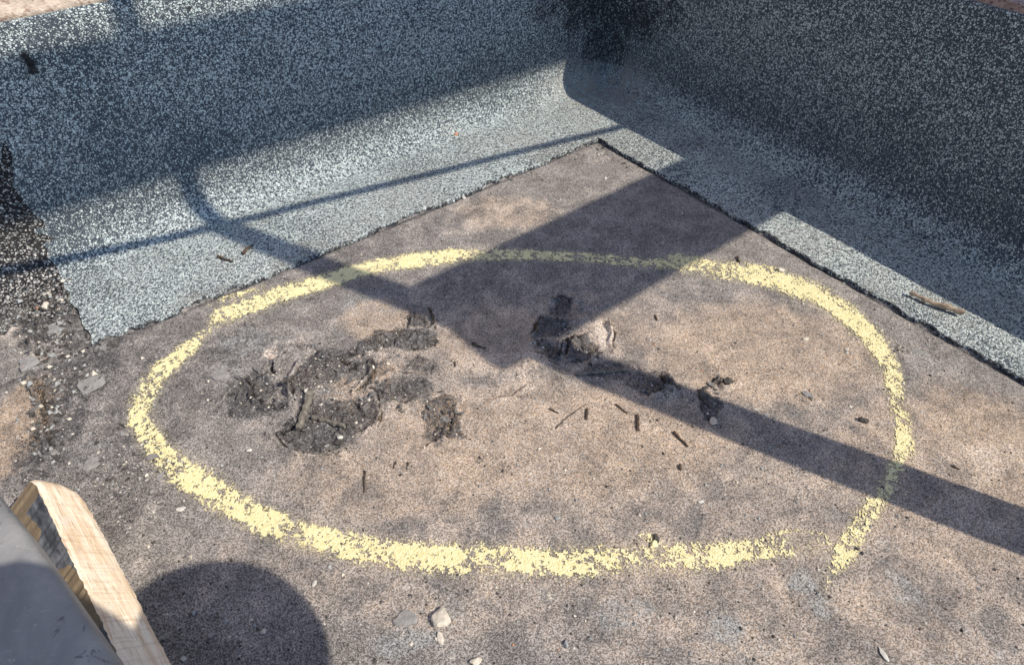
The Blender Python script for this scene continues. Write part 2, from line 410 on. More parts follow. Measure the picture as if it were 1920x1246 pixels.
EXTRA = [[(1380,1036,56,.5),(1440,1030,50,.55),(1500,1022,44,.48),(1560,1024,34,.48),(1600,1012,24,.4)], [(400,568,10,.3),(440,554,16,.7),(478,542,12,.7),(490,538,8,.4)], [(1450,1000,12,.45),(1490,996,12,.5),(1530,1000,12,.5),(1565,1016,18,.5),(1590,1030,26,.7)],
         [(1478,1016,14,.5),(1510,1024,12,.4)], [(1700,800,12,.5),(1712,840,14,.5),(1706,870,12,.4)], [(1690,925,20,.3),(1660,900,16,.4),(1690,880,12,.3)], [(1668,640,14,.4),(1650,652,10,.3)],
         [(1215,1008,22,.6),(1236,1026,20,.75)]]
def chalk_samples():
    samples = []
    for pl in [RING, RING2] + EXTRA:
        for a_, b_ in zip(pl[:-1], pl[1:]):
            for i in range(12):
                t = i / 12
                x = a_[0] + (b_[0] - a_[0]) * t; y = a_[1] + (b_[1] - a_[1]) * t
                w = (a_[2] + (b_[2] - a_[2]) * t) * (.86 if pl is RING2 else .95); c = a_[3] + (b_[3] - a_[3]) * t
                p = at(x, y)
                # across direction in the photo
                dx, dy = b_[0] - a_[0], b_[1] - a_[1]; l = math.hypot(dx, dy)
                ax, ay = -dy / l * w / 2, dx / l * w / 2
                p1, p2 = at(x + ax, y + ay), at(x - ax, y - ay)
                q1, q2 = at(x + 4 * dx / l, y + 4 * dy / l), at(x - 4 * dx / l, y - 4 * dy / l)
                T = (q1 - q2); T.z = 0; T.normalize()
                N = Vector((-T.y, T.x, 0))
                hw = abs((p1 - p2).dot(N)) / 2
                samples.append((p.x, p.y, hw, c, T.x, T.y))
    return np.array(samples)
CHALK_S = chalk_samples()
def chalk_cov(gx_, gy_, CX, CY, spread=1.0):
    cov = np.zeros_like(CX)
    for (sx, sy, hw, c, tx, ty) in CHALK_S:
        r = hw * 1.35 * spread + .012
        i0, i1 = np.searchsorted(gx_, [sx - r, sx + r]); j0, j1 = np.searchsorted(gy_, [sy - r, sy + r])
        xs = CX[j0:j1, i0:i1] - sx; ys = CY[j0:j1, i0:i1] - sy
        dn = np.abs(-xs * ty + ys * tx) / (hw * spread); dt = np.abs(xs * tx + ys * ty) / 0.013
        v = c * (1 - sstep(0.45, 1.30, dn)) * (1 - sstep(.6, 1.5, dt))
        cov[j0:j1, i0:i1] = np.maximum(cov[j0:j1, i0:i1], v)
    return cov

# ---- deck: one sheet, fine where the photograph looks, coarse out to the rest of the roof
def axis(lo, hi, step, a, b):
    fine_ = np.arange(lo, hi, step)
    out_l = lo - np.cumsum(0.05 * 1.35 ** np.arange(16))[::-1]; out_l = out_l[out_l > a]
    out_r = hi + np.cumsum(0.05 * 1.35 ** np.arange(16)); out_r = out_r[out_r < b]
    return np.concatenate([[a], out_l, fine_, out_r, [b]])
gx = axis(-1.42, 1.30, 0.0033, -14, 14)
gy = axis(0.30, 2.06, 0.0033, -14, 14)
X, Y = np.meshgrid(gx, gy)
Hh = base_h(X, Y)
crease = np.zeros_like(X)
wob = 0.006 * (fbm(X * 60, Y * 60, 21, 2) - 0.5)
wob2 = 0.006 * (fbm(X * 60, Y * 60, 31, 2) - 0.5)
Xw, Yw = X + wob * 2, Y + wob2 * 2
for pts, hmm, wmm, dk in WR:
    P = [at(*p) for p in pts]
    x0, x1 = min(p.x for p in P) - .05, max(p.x for p in P) + .05
    y0, y1 = min(p.y for p in P) - .05, max(p.y for p in P) + .05
    i0, i1 = np.searchsorted(gx, [x0, x1]); j0, j1 = np.searchsorted(gy, [y0, y1])
    xs, ys = Xw[j0:j1, i0:i1], Yw[j0:j1, i0:i1]
    best = np.full(xs.shape, 9.0); side = np.zeros(xs.shape)
    for a_, b_ in zip(P[:-1], P[1:]):
        d, s = seg_dist(xs, ys, a_, b_)
        side = np.where(d < best, s, side); best = np.minimum(best, d)
    w = wmm / 1000 * 0.9; h = hmm / 1000 * 1.25
    sdist = best * side
    prof = np.exp(-((sdist + w * .9) / (w * 1.0)) ** 2) * h - np.exp(-(sdist - 0.0) ** 2 / (w * .5) ** 2) * h * 0.7
    Hh[j0:j1, i0:i1] += prof * (0.5 + fbm(xs * 40, ys * 40, 5, 2))
    rag = 0.4 + 1.0 * fbm(xs * 70, ys * 70, 8, 2)
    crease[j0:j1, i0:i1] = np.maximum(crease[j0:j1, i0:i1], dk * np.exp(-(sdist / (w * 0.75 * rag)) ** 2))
TAR += [(150,720,110,160,.34),(250,900,100,90,.32),(105,830,34,120,.5),(330,640,80,40,.28),(240,760,60,160,.2),(150,640,60,40,.5),(560,1180,240,80,.12),(330,560,120,30,.3),(520,560,120,20,.25)]
tar = np.maximum(patch(X, Y, TAR, 40), poly_mask(X, Y, POLY, 45)); brn = patch(X, Y, BRN, 50); dst = patch(X, Y, DST, 60)
# broken plates of membrane inside the tar patches
lump = np.abs(fbm(X * 34, Y * 34, 70, 4) - 0.5) * 2
Hh += np.clip(tar, 0, 1) * (0.007 * (0.35 - lump)) * (tar > 0.02)
jj, ii = np.nonzero(tar > 0.2)
px_, py_ = X[jj, ii], Y[jj, ii]
qx = (px_ + .018 * (fbm(px_ * 30, py_ * 30, 200, 3) - .5)) / 0.034; qy = (py_ + .018 * (fbm(px_ * 30, py_ * 30, 210, 3) - .5)) / 0.026
F1 = np.full(qx.shape, 9.); F2 = np.full(qx.shape, 9.); ph_ = np.zeros(qx.shape); tl = np.zeros(qx.shape)
bx_, by_ = np.floor(qx).astype(int), np.floor(qy).astype(int)
for ox in (-1, 0, 1):
    for oy in (-1, 0, 1):
        cxi, cyi = bx_ + ox, by_ + oy
        r1_ = _tab[cxi % 512, cyi % 512]; r2_ = _tab[(cxi + 77) % 512, (cyi + 31) % 512]; r3_ = _tab[(cxi + 7) % 512, (cyi + 131) % 512]
        dx_, dy_ = qx - (cxi + r1_), qy - (cyi + r2_); d_ = np.hypot(dx_, dy_)
        near = d_ < F1
        F2 = np.where(near, F1, np.minimum(F2, d_)); F1 = np.where(near, d_, F1)
        ph_ = np.where(near, r3_, ph_); tl = np.where(near, (dx_ * (r1_ - .5) + dy_ * (r2_ - .5)), tl)
wgt = sstep(.3, .75, tar[jj, ii])
Hh[jj, ii] += wgt * (0.0045 * (ph_ - .5) + 0.011 * tl - 0.004 * (1 - sstep(0.0, .10, F2 - F1)))
crk = np.zeros_like(X); crk[jj, ii] = wgt * (1 - sstep(.02, .09, F2 - F1)) * sstep(.35, .55, fbm(px_ * 20, py_ * 20, 230, 2))
plate = np.zeros_like(X); plate[jj, ii] = wgt * (ph_ - .5)
tar = np.clip(tar - 0.45 * plate, 0, 1.2)
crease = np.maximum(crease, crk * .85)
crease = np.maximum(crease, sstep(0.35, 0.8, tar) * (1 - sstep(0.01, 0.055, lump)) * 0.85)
dA = (X - Ccor[0]) * nA[0] + (Y - Ccor[1]) * nA[1]; dB = (X - Ccor[0]) * nB[0] + (Y - Ccor[1]) * nB[1]
sA = (X - Ccor[0]) * eA[0] + (Y - Ccor[1]) * eA[1]; sB = (X - Ccor[0]) * eB[0] + (Y - Ccor[1]) * eB[1]
eg = np.maximum(dA, dB)
tar = np.maximum(tar, np.where(dB > dA, 1.0, 0.75) * np.exp(-((eg + 0.001) / np.where(dB > dA, 0.0045, 0.004)) ** 2) * (0.3 + 1.1 * fbm(X * 18, Y * 18, 88, 4)))  # felt edge gap and its shadow line painted dark through this mask
tar = np.maximum(tar, 0.26 * np.exp(-((dA + 0.06) / 0.06) ** 2) * (sA > 0.4))
# blister near the middle, soft hollows
for (bx, by, br, bh) in ((1132,630,.03,.012),(960,695,.07,.006),(690,735,.022,.008),(510,655,.03,.008),(1090,612,.03,.008),(670,715,.02,.007),(745,745,.03,.006),(600,700,.04,.007),(1045,618,.025,-.006),(1052,577,.03,-.008),(1085,655,.03,-.006)):
    c = at(bx, by); Hh += bh * np.exp(-((X - c.x) ** 2 + (Y - c.y) ** 2) / br ** 2)
Hh += -0.004 * np.exp(-((eg + 0.002) / 0.006) ** 2)
grit = np.clip(tar * 0.8 + patch(X, Y, [(100,650,80,120,1),(1120,285,60,20,1),(230,880,130,120,.6)], 77), 0, 1)

ny, nx = X.shape
me = bpy.data.meshes.new('roof_deck')
me.vertices.add(nx * ny)
me.vertices.foreach_set('co', np.stack([X, Y, Hh], -1).astype(np.float32).ravel())
idx = np.arange(nx * ny).reshape(ny, nx)
q = np.stack([idx[:-1, :-1], idx[:-1, 1:], idx[1:, 1:], idx[1:, :-1]], -1).reshape(-1, 4)
me.loops.add(q.size); me.loops.foreach_set('vertex_index', q.ravel().astype(np.int32))
me.polygons.add(len(q)); me.polygons.foreach_set('loop_start', np.arange(0, q.size, 4, dtype=np.int32))
me.polygons.foreach_set('use_smooth', np.ones(len(q), bool))
me.update(calc_edges=True)
def vcol(me, name, r, g, b):
    a = me.color_attributes.new(name, 'FLOAT_COLOR', 'POINT')
    a.data.foreach_set('color', np.stack([r, g, b, np.ones_like(r)], -1).astype(np.float32).ravel())
vcol(me, 'mask', tar, brn, dst)
dust = chalk_cov(gx, gy, X, Y, 1.25)
vcol(me, 'mask_two', crease, grit, np.clip(dust, 0, 1))
RES = [(1505,1098,44,26,.8),(1170,1150,80,40,.5),(1345,1172,44,34,.7),(1550,1150,50,34,.6),(1700,1112,60,34,.5),(760,1205,90,36,.6),(1010,1110,40,18,.5),(1420,1210,80,30,.45),
       (480,640,80,30,.5),(430,700,60,40,.4),(700,570,90,34,.5),(1130,900,60,26,.25),(1300,760,60,20,.3),(860,1150,60,30,.4),(1640,1000,80,40,.3),(170,860,60,40,.4),(1850,1180,80,50,.35)]
vcol(me, 'mask_three', patch(X, Y, RES, 66), np.zeros_like(tar), np.zeros_like(tar))
me.materials.append(M_DECK)
deck = bpy.data.objects.new('roof_deck', me); col.objects.link(deck)
tag(deck, 'weathered brown and grey bitumen roof surface with wrinkles and worn patches', kind='structure')

def deck_z(x, y):
    i = min(max(int(np.searchsorted(gx, x)), 0), nx - 1); j = min(max(int(np.searchsorted(gy, y)), 0), ny - 1)
    return float(Hh[j, i])
def on(px, py, lift=0.0):
    p = at(px, py); return Vector((p.x, p.y, deck_z(p.x, p.y) + lift))

# ------------------------------------------------------------ felt upstands
def prof(dtoe, Z_TOP=0.518):
    """(d, z) from the toe up the wall"""
    r = 0.072; P = []
    n1 = 34
    for i in range(n1): P.append((dtoe + (D_UP - r - dtoe) * i / n1, 0.0))
    n2 = 22
    for i in range(n2 + 1):
        a = R(90) * i / n2; P.append((D_UP - r + r * math.sin(a), r - r * math.cos(a)))
    n3 = 48
    for i in range(1, n3 + 1): P.append((D_UP, r + (Z_TOP - r) * i / n3))
    return P
TAR_UP = [(-0.24, 0.26, .20, .13, .95), (-0.08, .27, .12, .06, .7), (-0.30, .12, .11, .10, .8), (-0.22,.42,.16,.14,.8), (0.02,.36,.08,.07,.45)]   # (s, z) near the corner
def upstand(name, e, n, smin, smax, flip, mat, lift, dtoe, label, seed, old=False):
    P = prof(dtoe, 0.506 if e is eB else 0.518)
    nsg = int((smax + 0.02) / 0.006) if smax < 2 else 330
    ts = np.concatenate([[0], np.cumsum(np.full(nsg, 1.0))]) / nsg
    V, rm, gm, dm = [], [], [], []
    arr = []
    L = np.concatenate([[0], np.cumsum([math.dist(P[i], P[i + 1]) for i in range(len(P) - 1)])])
    for j, (d, z) in enumerate(P):
        s0 = (-d if smin is None else smin + 0.012 * (float(vn(L[j] * 40, 3.3, seed)) - .5))
        s1 = smax + (0.02 * (float(fbm(np.array(L[j] * 30.), np.array(7.7), seed, 3)) - .5) if smax < 2 else 0)
        s = s0 + (s1 - s0) * ts
        # ragged toe edge
        rag = (fbm(s * 22, s * 0 + 1.5, seed + 3, 4) - .5) * 0.032 * max(0, 1 - L[j] / 0.05) + (fbm(s * 110, s * 0 + 5.5, seed + 33, 3) - .5) * 0.011 * max(0, 1 - L[j] / 0.03)
        if old: rag = rag * 2.5
        dd = d + rag
        px = Ccor[0] + e[0] * s + n[0] * dd; py = Ccor[1] + e[1] * s + n[1] * dd
        und = 0.007 * (fbm(s * 5, L[j] * 5 + 0 * s, seed + 1, 4) - .5)
        zz = z + lift + np.where(z < 0.01, base_h(px, py), base_h(px, py) * max(0, 1 - z / .1)) + und * 0.4
        und = und + 0 * s
        lip = math.exp(-(L[j] / 0.012) ** 2) * 0.0045 * (fbm(s * 9, s * 0 + 8, seed + 6, 3))
        zz = zz + lip * sstep(.3, .6, fbm(s * 12, s * 0 + 3, seed + 40, 2))
        if not old:
            w1 = 0.008 * np.exp(-((s + d - .07 - .05 * L[j]) / .009) ** 2) - .005 * np.exp(-((s + d - .085 - .05 * L[j]) / .006) ** 2)
            und = und + w1 * math.exp(-((L[j] - .27) / .12) ** 2) * 1.3
        k = min(1, z / .1)
        px = px + n[0] * und * k; py = py + n[1] * und * k
        # dark tar around the inner corner, painted edge and wall shade, patchy grime
        t = np.zeros_like(s)
        for (ts_, tz_, rs_, rz_, st) in TAR_UP:
            q_ = np.hypot((s - ts_) / rs_, (z - tz_) / rz_); t = np.maximum(t, st * (1 - sstep(.45, 1.2, q_)))
        if z < 0.01: t = np.maximum(t, (0.75 if e is eB else 0.6) * math.exp(-(L[j] / 0.0035) ** 2) * (0.4 + fbm(s * 30, s * 0 + 4, seed + 21, 3)))  # toe of the sheet painted dark, continuing the edge shadow line
        g = 0.25 * sstep(.55, .75, fbm(s * 6, L[j] * 6 + 0 * s, seed + 11, 4)) + (0.28 * math.exp(-((L[j] - 0.40) / .09) ** 2) + 0.34 * min(1, z / .09))  # noise is grime; last term paints shade onto the turned-up face
        cr = np.exp(-((s + .22) / .14) ** 2) * math.exp(-((L[j] - 0.26) / .10) ** 2)
        du = 1.0 * cr
        if e is eB and not old:
            ln = 0.20 + 0.012 * (fbm(s * 14, s * 0 + 2, 93, 3) - .5) * 2
            t = np.maximum(t, .8 * np.exp(-((L[j] - ln) / .003) ** 2) * sstep(.0, .06, s) * (1 - sstep(.45, .6, s)) * sstep(.35, .6, fbm(s * 40, s * 0, 95, 2)))
            t = np.maximum(t, .42 * np.exp(-((L[j] - .29) / .02) ** 2) * sstep(.4, .6, fbm(s * 10, s * 0, 97, 3)))
        if e is eB: g = g + 0.16 * min(1, z / .08)  # right wall painted darker still, its deeper shade put into the colour
        du = du + 0.3 * np.clip(1 - L[j] / .3, 0, 1) * sstep(.4, .7, fbm(s * 8, L[j] * 8 + 0 * s, seed + 15, 3)) + 0 * s
        if old: g = g * .35
        arr.append((px, py, zz, t, g, du))
    px, py, zz, t, g, du = [np.stack([a[i] for a in arr]) for i in range(6)]
    m, k = px.shape
    if not old and e is eA:
        for (sx, zx, rr) in ((1.27,.10,.05),(1.33,.14,.05)):
            pass
    # skirt down at the toe so the sheet has thickness
    px = np.vstack([px[:1], px]); py = np.vstack([py[:1], py]); zz = np.vstack([zz[:1] - 0.011, zz])
    t = np.vstack([t[:1] * 0 + 1, t]); g = np.vstack([g[:1], g]); du = np.vstack([du[:1] * 0, du])
    # turn the top edge into the wall
    px = np.vstack([px, px[-1:] + n[0] * .02]); py = np.vstack([py, py[-1:] + n[1] * .02]); zz = np.vstack([zz, zz[-1:]])
    t = np.vstack([t, t[-1:]]); g = np.vstack([g, g[-1:]]); du = np.vstack([du, du[-1:]])
    m = px.shape[0]
    idx = np.arange(m * k).reshape(m, k)
    F = np.stack([idx[:-1, :-1], idx[:-1, 1:], idx[1:, 1:], idx[1:, :-1]], -1).reshape(-1, 4)
    if flip: F = F[:, ::-1]
    o = mesh_obj(name, np.stack([px, py, zz], -1).reshape(-1, 3), F.tolist(), mat, smooth=True)
    vcol(o.data, 'mask', t, np.clip(g, 0, 1), du)
    return o
up_a = upstand('felt_upstand', eA, nA, None, 1.40, True, M_FELT, 0.007, 0.0, '', 100)
tag(up_a, 'grey green mineral felt strip turned up the left wall, crossed by the wide shadow band', 'roofing felt')
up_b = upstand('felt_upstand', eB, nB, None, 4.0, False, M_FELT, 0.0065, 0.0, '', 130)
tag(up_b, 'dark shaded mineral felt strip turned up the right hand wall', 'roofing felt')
up_c = upstand('felt_upstand', eA, nA, 1.37, 4.2, True, M_FELT_OLD, 0.003, 0.15, '', 160, old=True)
tag(up_c, 'older black and white speckled felt at the far left edge of the picture', 'roofing felt')

# ------------------------------------------------------------ walls behind the felt
def box_between(name, e, n, s0, s1, d0, d1, z0, z1, mat, parent=None, wav=0.0, seg=1):
    bm = bmesh.new()
    def p(s, d, z): return (Ccor[0] + e[0] * s + n[0] * d, Ccor[1] + e[1] * s + n[1] * d, z)
    vs = [bm.verts.new(p(s, d, z)) for z in (z0, z1) for s, d in ((s0, d0), (s1, d0), (s1, d1), (s0, d1))]
    for f in ((0,1,2,3),(4,5,6,7),(0,1,5,4),(1,2,6,5),(2,3,7,6),(3,0,4,7)): bm.faces.new([vs[i] for i in f])
    bmesh.ops.recalc_face_normals(bm, faces=bm.faces[:])
    if mat is M_COPING:
        bmesh.ops.bevel(bm, geom=bm.edges[:], offset=0.004, segments=2, affect='EDGES')
    return bm_obj(name, bm, mat, parent)
wA = empty('rendered_wall', (Ccor[0], Ccor[1], 0))
tag(wA, 'cream rendered wall rising above the felt at top left', 'wall')
pw = -Vector((Ccor[0], Ccor[1], 0))
def reparent(o, par):
    o.parent = par; o.matrix_parent_inverse = Matrix.Translation(-Vector(par.location))
def render_sheet():
    # rough rendered face as real relief where it shows
    s = np.arange(0.4, 2.2, 0.006); z = np.arange(Z_TOP - 0.03, Z_TOP + 0.35, 0.006)
    S, Z = np.meshgrid(s, z)
    D = D_UP + 0.004 - 0.010 * (fbm(S * 26, Z * 34, 300, 4) - .35) * sstep(Z_TOP - .002, Z_TOP + .012, Z) + 0.006 * (1 - sstep(Z_TOP - .002, Z_TOP + .002, Z))
    V = np.stack([Ccor[0] + eA[0] * S + nA[0] * D, Ccor[1] + eA[1] * S + nA[1] * D, Z], -1).reshape(-1, 3)
    k = len(s); i_ = np.arange(S.size).reshape(S.shape)
    F = np.stack([i_[:-1, :-1], i_[1:, :-1], i_[1:, 1:], i_[:-1, 1:]], -1).reshape(-1, 4)
    return mesh_obj('render_coat', V, F.tolist(), M_RENDER, smooth=True)
reparent(render_sheet(), wA)
reparent(box_between('masonry', eA, nA, -0.62, 6, D_UP + 0.012, D_UP + 0.25, -0.1, 2.4, M_RENDER), wA)
wB = empty('parapet_wall', (Ccor[0] + nB[0] * .4, Ccor[1] + nB[1] * .4, 0))
tag(wB, 'low parapet wall with pinkish capping showing at top right', 'wall')
reparent(box_between('masonry', eB, nB, -D_UP - 0.008, 6, D_UP + 0.012, D_UP + 0.24, -0.1, Z_TOP - 0.045, M_COPING), wB)
s = -D_UP - 0.008
kk = 0
while s < 6:
    L_ = 0.44 + 0.02 * random.random()
    c = box_between('capping_stone', eB, nB, s, s + L_ - 0.008, D_UP + 0.004 + .003 * random.random(), D_UP + 0.25, Z_TOP - 0.043, Z_TOP + 0.004 + 0.002 * random.random(), M_COPING)
    reparent(c, wB); s += L_; kk += 1

def chalk():
    cell = 0.00185
    S = CHALK_S
    x0, x1 = S[:, 0].min() - .06, S[:, 0].max() + .06; y0, y1 = S[:, 1].min() - .06, S[:, 1].max() + .06
    gx_ = np.arange(x0, x1, cell); gy_ = np.arange(y0, y1, cell)
    CX, CY = np.meshgrid(gx_, gy_)
    cov = chalk_cov(gx_, gy_, CX, CY)
    ragx = CX + .020 * (fbm(CX * 70, CY * 70, 400, 3) - .5); ragy = CY + .020 * (fbm(CX * 70, CY * 70, 410, 3) - .5)
    nz = 0.38 * fbm(ragx * 95, ragy * 95, 420, 3) + 0.32 * vn(ragx * 240, ragy * 240, 430) + 0.30 * vn(CX * 540, CY * 540, 440)
    nz = nz + 0.16 * (vn((CX * .8 + CY * .6) * 150, (CX * .6 - CY * .8) * 28, 460) - .5)
    low = fbm(CX * 16, CY * 16, 450, 3)
    keep = (cov > 0.03) & (nz + 0.30 * (low - .5) < 0.13 + cov * 0.53)
    js, is_ = np.nonzero(keep)
    # shared corner grid, jittered so that crumbs are not square
    ncx = len(gx_) + 1
    cor = np.stack([js * ncx + is_, js * ncx + is_ + 1, (js + 1) * ncx + is_ + 1, (js + 1) * ncx + is_], -1)
    uq, inv = np.unique(cor, return_inverse=True)
    F = inv.reshape(-1, 4)
    vi = uq % ncx; vj = uq // ncx
    vx = x0 + (vi - .5) * cell + cell * .7 * (_tab[vi % 512, vj % 512] - .5)
    vy = y0 + (vj - .5) * cell + cell * .7 * (_tab[vj % 512, (vi + 99) % 512] - .5)
    hi = np.searchsorted(gx, vx).clip(0, nx - 1); hj = np.searchsorted(gy, vy).clip(0, ny - 1)
    hz = np.maximum.reduce([Hh[hj, hi], Hh[(hj - 1).clip(0), hi], Hh[hj, (hi - 1).clip(0)], Hh[(hj - 1).clip(0), (hi - 1).clip(0)]])
    vz = hz + 0.0006 + 0.0012 * _tab[(vi * 3) % 512, (vj * 5) % 512]
    return mesh_obj('chalk_ring', np.stack([vx, vy, vz], -1), F.tolist(), M_CHALK)
ring = chalk()
tag(ring, 'large pale yellow ring drawn by hand on the roof around the worn patches', 'chalk mark')

# ------------------------------------------------------------ loose things
def rock_bm(size, squash, seed, sub=2, chop=0.25):
    rnd = random.Random(seed)
    bm = bmesh.new(); bmesh.ops.create_icosphere(bm, subdivisions=sub, radius=1)
    planes = []
    for _ in range(9):
        v = Vector((rnd.gauss(0, 1), rnd.gauss(0, 1), rnd.gauss(0, 1))).normalized(); planes.append((v, 0.42 + rnd.random() * 0.4))
    for v in bm.verts:
        for n_, d_ in planes:
            k = v.co.dot(n_) - d_
            if k > 0: v.co -= n_ * k
        v.co *= 1 + (rnd.random() - .5) * .06
        v.co = Vector((v.co.x * size[0] / 2, v.co.y * size[1] / 2, v.co.z * size[2] / 2))
    return bm
def rock(name, px, py, wpx, hpx, mat, label, rot=0, thick=0.55, cat='stone', seed=1, group=None, base=None, z=None):
    p = base or on(px, py)
    zz = p.z if z is None else z
    w = (at(px + wpx / 2, py, zz) - at(px - wpx / 2, py, zz)).length
    h = w * hpx / wpx * 1.25
    th = min(w, h) * thick
    bm = rock_bm((w, h, th), 1, seed)
    o = bm_obj(name, bm, mat)
    o.location = (p.x, p.y, zz + th * 0.34); o.rotation_euler = (0, 0, rot)
    tag(o, label, cat, group); return o
rock('stone', 828, 1163, 38, 42, M_STONE, 'biggest loose stone, pale and angular, near the bottom edge below the ring', .5, .6, seed=3)
rock('stone', 826, 1197, 17, 22, M_STONE, 'small pale stone just below the biggest loose stone', .2, .5, seed=5)
rock('stone', 1338, 793, 19, 20, M_STONE, 'round pale stone inside the long pole shadow right of the middle', .2, .8, seed=6)
rock('stone', 340, 954, 20, 12, M_STONE_W, 'flat white stone outside the lower left of the ring', .4, .35, seed=8)
rock('stone', 590, 1095, 15, 10, M_STONE_W, 'small whitish stone under the ring, above the rounded head shadow', .6, .6, seed=9)
rock('stone', 1655, 1226, 13, 26, M_STONE_W, 'narrow white stone at the bottom right of the picture', .3, .5, seed=10)
rock('stone', 1060, 1208, 14, 15, M_STONE_G, 'small rounded bluish grey stone near the bottom edge', 0, .8, seed=11)
rock('stone', 1463, 509, 18, 10, M_STONE, 'small cream stone just outside the upper right of the ring', .1, .7, seed=12)
rock('stone', 92, 584, 17, 17, M_STONE, 'cream stone in the rubble at the left end of the felt strip', .3, .8, seed=13)
rock('stone', 86, 554, 14, 8, M_STONE, 'flat cream chip above the cream stone in the rubble on the left', .1, .6, seed=14)
rock('stone', 893, 1243, 28, 16, M_STONE, 'pale stone cut off by the bottom edge of the picture', .1, .6, seed=15)
rock('stone', 363, 1148, 14, 12, M_STONE_G, 'light grey stone in the head shadow, nearest to the wooden board', .1, .6, seed=16)
rock('stone', 495, 1184, 14, 9, M_STONE_W, 'whitish chip in the right half of the head shadow', .1, .6, seed=17)
rock('stone', 395, 1190, 10, 10, M_STONE_G, 'dull grey chip in the middle of the head shadow', .1, .6, seed=18)
rock('stone', 468, 845, 12, 9, M_STONE_W, 'small white stone inside the ring, left of the lowest black patch', .5, .7, seed=19)
rock('stone', 640, 823, 14, 10, M_STONE_W, 'white chip lying on the lowest black patch', .5, .5, seed=20)
rock('stone', 1045, 972, 13, 9, M_STONE_G, 'grey chip inside the ring above its lower line', .5, .5, seed=21)
rock('stone', 1314, 940, 12, 7, M_STONE_W, 'white chip inside the ring towards the lower right', .2, .5, seed=22)
rock('stone', 870, 370, 9, 12, M_STONE_W, 'small white chip on bare deck between felt strip and ring', .2, .6, seed=23)
rock('stone', 1135, 337, 8, 6, M_STONE_W, 'small white chip close to the tip of the bare deck corner', .2, .6, seed=24)
rock('stone', 1587, 656, 9, 8, M_STONE, 'tiny cream stone inside the ring near its right side', .2, .6, seed=25)
rock('stone', 1512, 636, 16, 8, M_STONE, 'pale flat crumb with dark side inside the ring, upper right', .2, .5, seed=26)
rock('brick_crumb', 856, 259, 9, 8, M_STONE_B, 'orange brick crumb lying alone on the sunlit felt', .2, .8, cat='crumb', seed=27, z=base_h(0, 2) + .009)
rock('chalk_crumb', 1225, 1022, 22, 16, M_CHALK, 'yellow chalk crumb beside a dark chip on the lower line of the ring', .4, .5, cat='crumb', seed=28)
rock('stone', 345, 1242-8, 0.1 + 12, 9, M_STONE_W, 'small white chip by the lower end of the wooden board', 0, .5, seed=31)
rock('stone', 700, 688, 9, 8, M_STONE_W, 'tiny white stone on the black patch left of the forked ridge', .2, .8, seed=32)
rock('stone', 574, 735, 9, 8, M_STONE_W, 'tiny white stone at the top of the thick grey stick', .2, .8, seed=33)
rock('stone', 692, 754, 8, 8, M_STONE_W, 'tiny white stone between the two grey sticks and the middle black patch', .2, .8, seed=34)

def flake(name, px, py, wpx, hpx, mat, label, rot=0, tilt=.12, cat='flake', seed=1, th=0.004, lift=0.003):
    rnd = random.Random(seed)
    p = on(px, py)
    w = (at(px + wpx / 2, py) - at(px - wpx / 2, py)).length / 2; h = (at(px, py + hpx / 2) - at(px, py - hpx / 2)).length / 2
    n = 11; bm = bmesh.new(); top = []; bot = []
    for i in range(n):
        a = math.tau * i / n + rnd.uniform(-.15, .15); r = 1 + rnd.uniform(-.28, .12)
        x, y = math.cos(a) * r * w, math.sin(a) * r * h
        top.append(bm.verts.new((x * .93, y * .93, th * (1 + rnd.uniform(-.3, .3))))); bot.append(bm.verts.new((x, y, 0)))
    ct = bm.verts.new((0, 0, th * 1.35)); bm.faces.new(bot[::-1])
    for i in range(n):
        j = (i + 1) % n
        bm.faces.new((bot[i], bot[j], top[j], top[i])); bm.faces.new((top[i], top[j], ct))
    o = bm_obj(name, bm, mat); o.location = (p.x, p.y, p.z + lift * .4); o.rotation_euler = (tilt, tilt * .5, rot)
    return tag(o, label, cat)
flake('slate_flake', 57, 686, 34, 26, M_FLAKE_L, 'grey rounded flake by the left edge of the picture', seed=2)
flake('slate_flake', 108, 617, 34, 26, M_FLAKE_L, 'dark grey angular flake among the rubble below the felt end', seed=4)
flake('slate_flake', 760, 1162, 46, 34, M_FLAKE_L, 'flat grey flake left of the biggest loose stone', seed=5, tilt=.02, th=.0015)
flake('slate_flake', 172, 870, 32, 26, M_FLAKE_L, 'grey flake set in the dark deck above the wooden board', seed=6, tilt=.03, th=.002)
flake('slate_flake', 175, 722, 56, 34, M_FLAKE_L, 'largest grey flake left of the ring', rot=.7, seed=7, tilt=.05, th=.003)
flake('slate_flake', 412, 703, 38, 22, M_FLAKE_L, 'pale oblong flake inside the left part of the ring', seed=8, tilt=.02, th=.002)
flake('bitumen_flake', 1366, 716, 22, 15, M_FLAKE, 'raised dark flake inside the ring above the pole shadow', rot=-.7, tilt=.35, seed=9, cat='flake')
flake('bitumen_flake', 1512, 741, 26, 9, M_FLAKE_L, 'narrow grey flake right of the raised dark flake', rot=-.5, tilt=.2, seed=10)
flake('bitumen_flake', 1618, 790, 20, 9, M_FLAKE, 'black flake inside the ring near its right side', rot=-.3, tilt=.25, seed=11)
flake('bitumen_flake', 1229, 1010, 14, 16, M_FLAKE, 'dark chip standing beside the yellow crumb', rot=.3, tilt=.5, seed=12)
flake('bitumen_flake', 1725, 664, 40, 10, M_FLAKE_L, 'long brownish flake right of the ring', rot=-.3, tilt=.12, seed=13)
flake('bitumen_flake', 1322, 748, 22, 40, M_FLAKE, 'black torn flake in the pole shadow above the round pale stone', rot=.3, tilt=.1, seed=14)

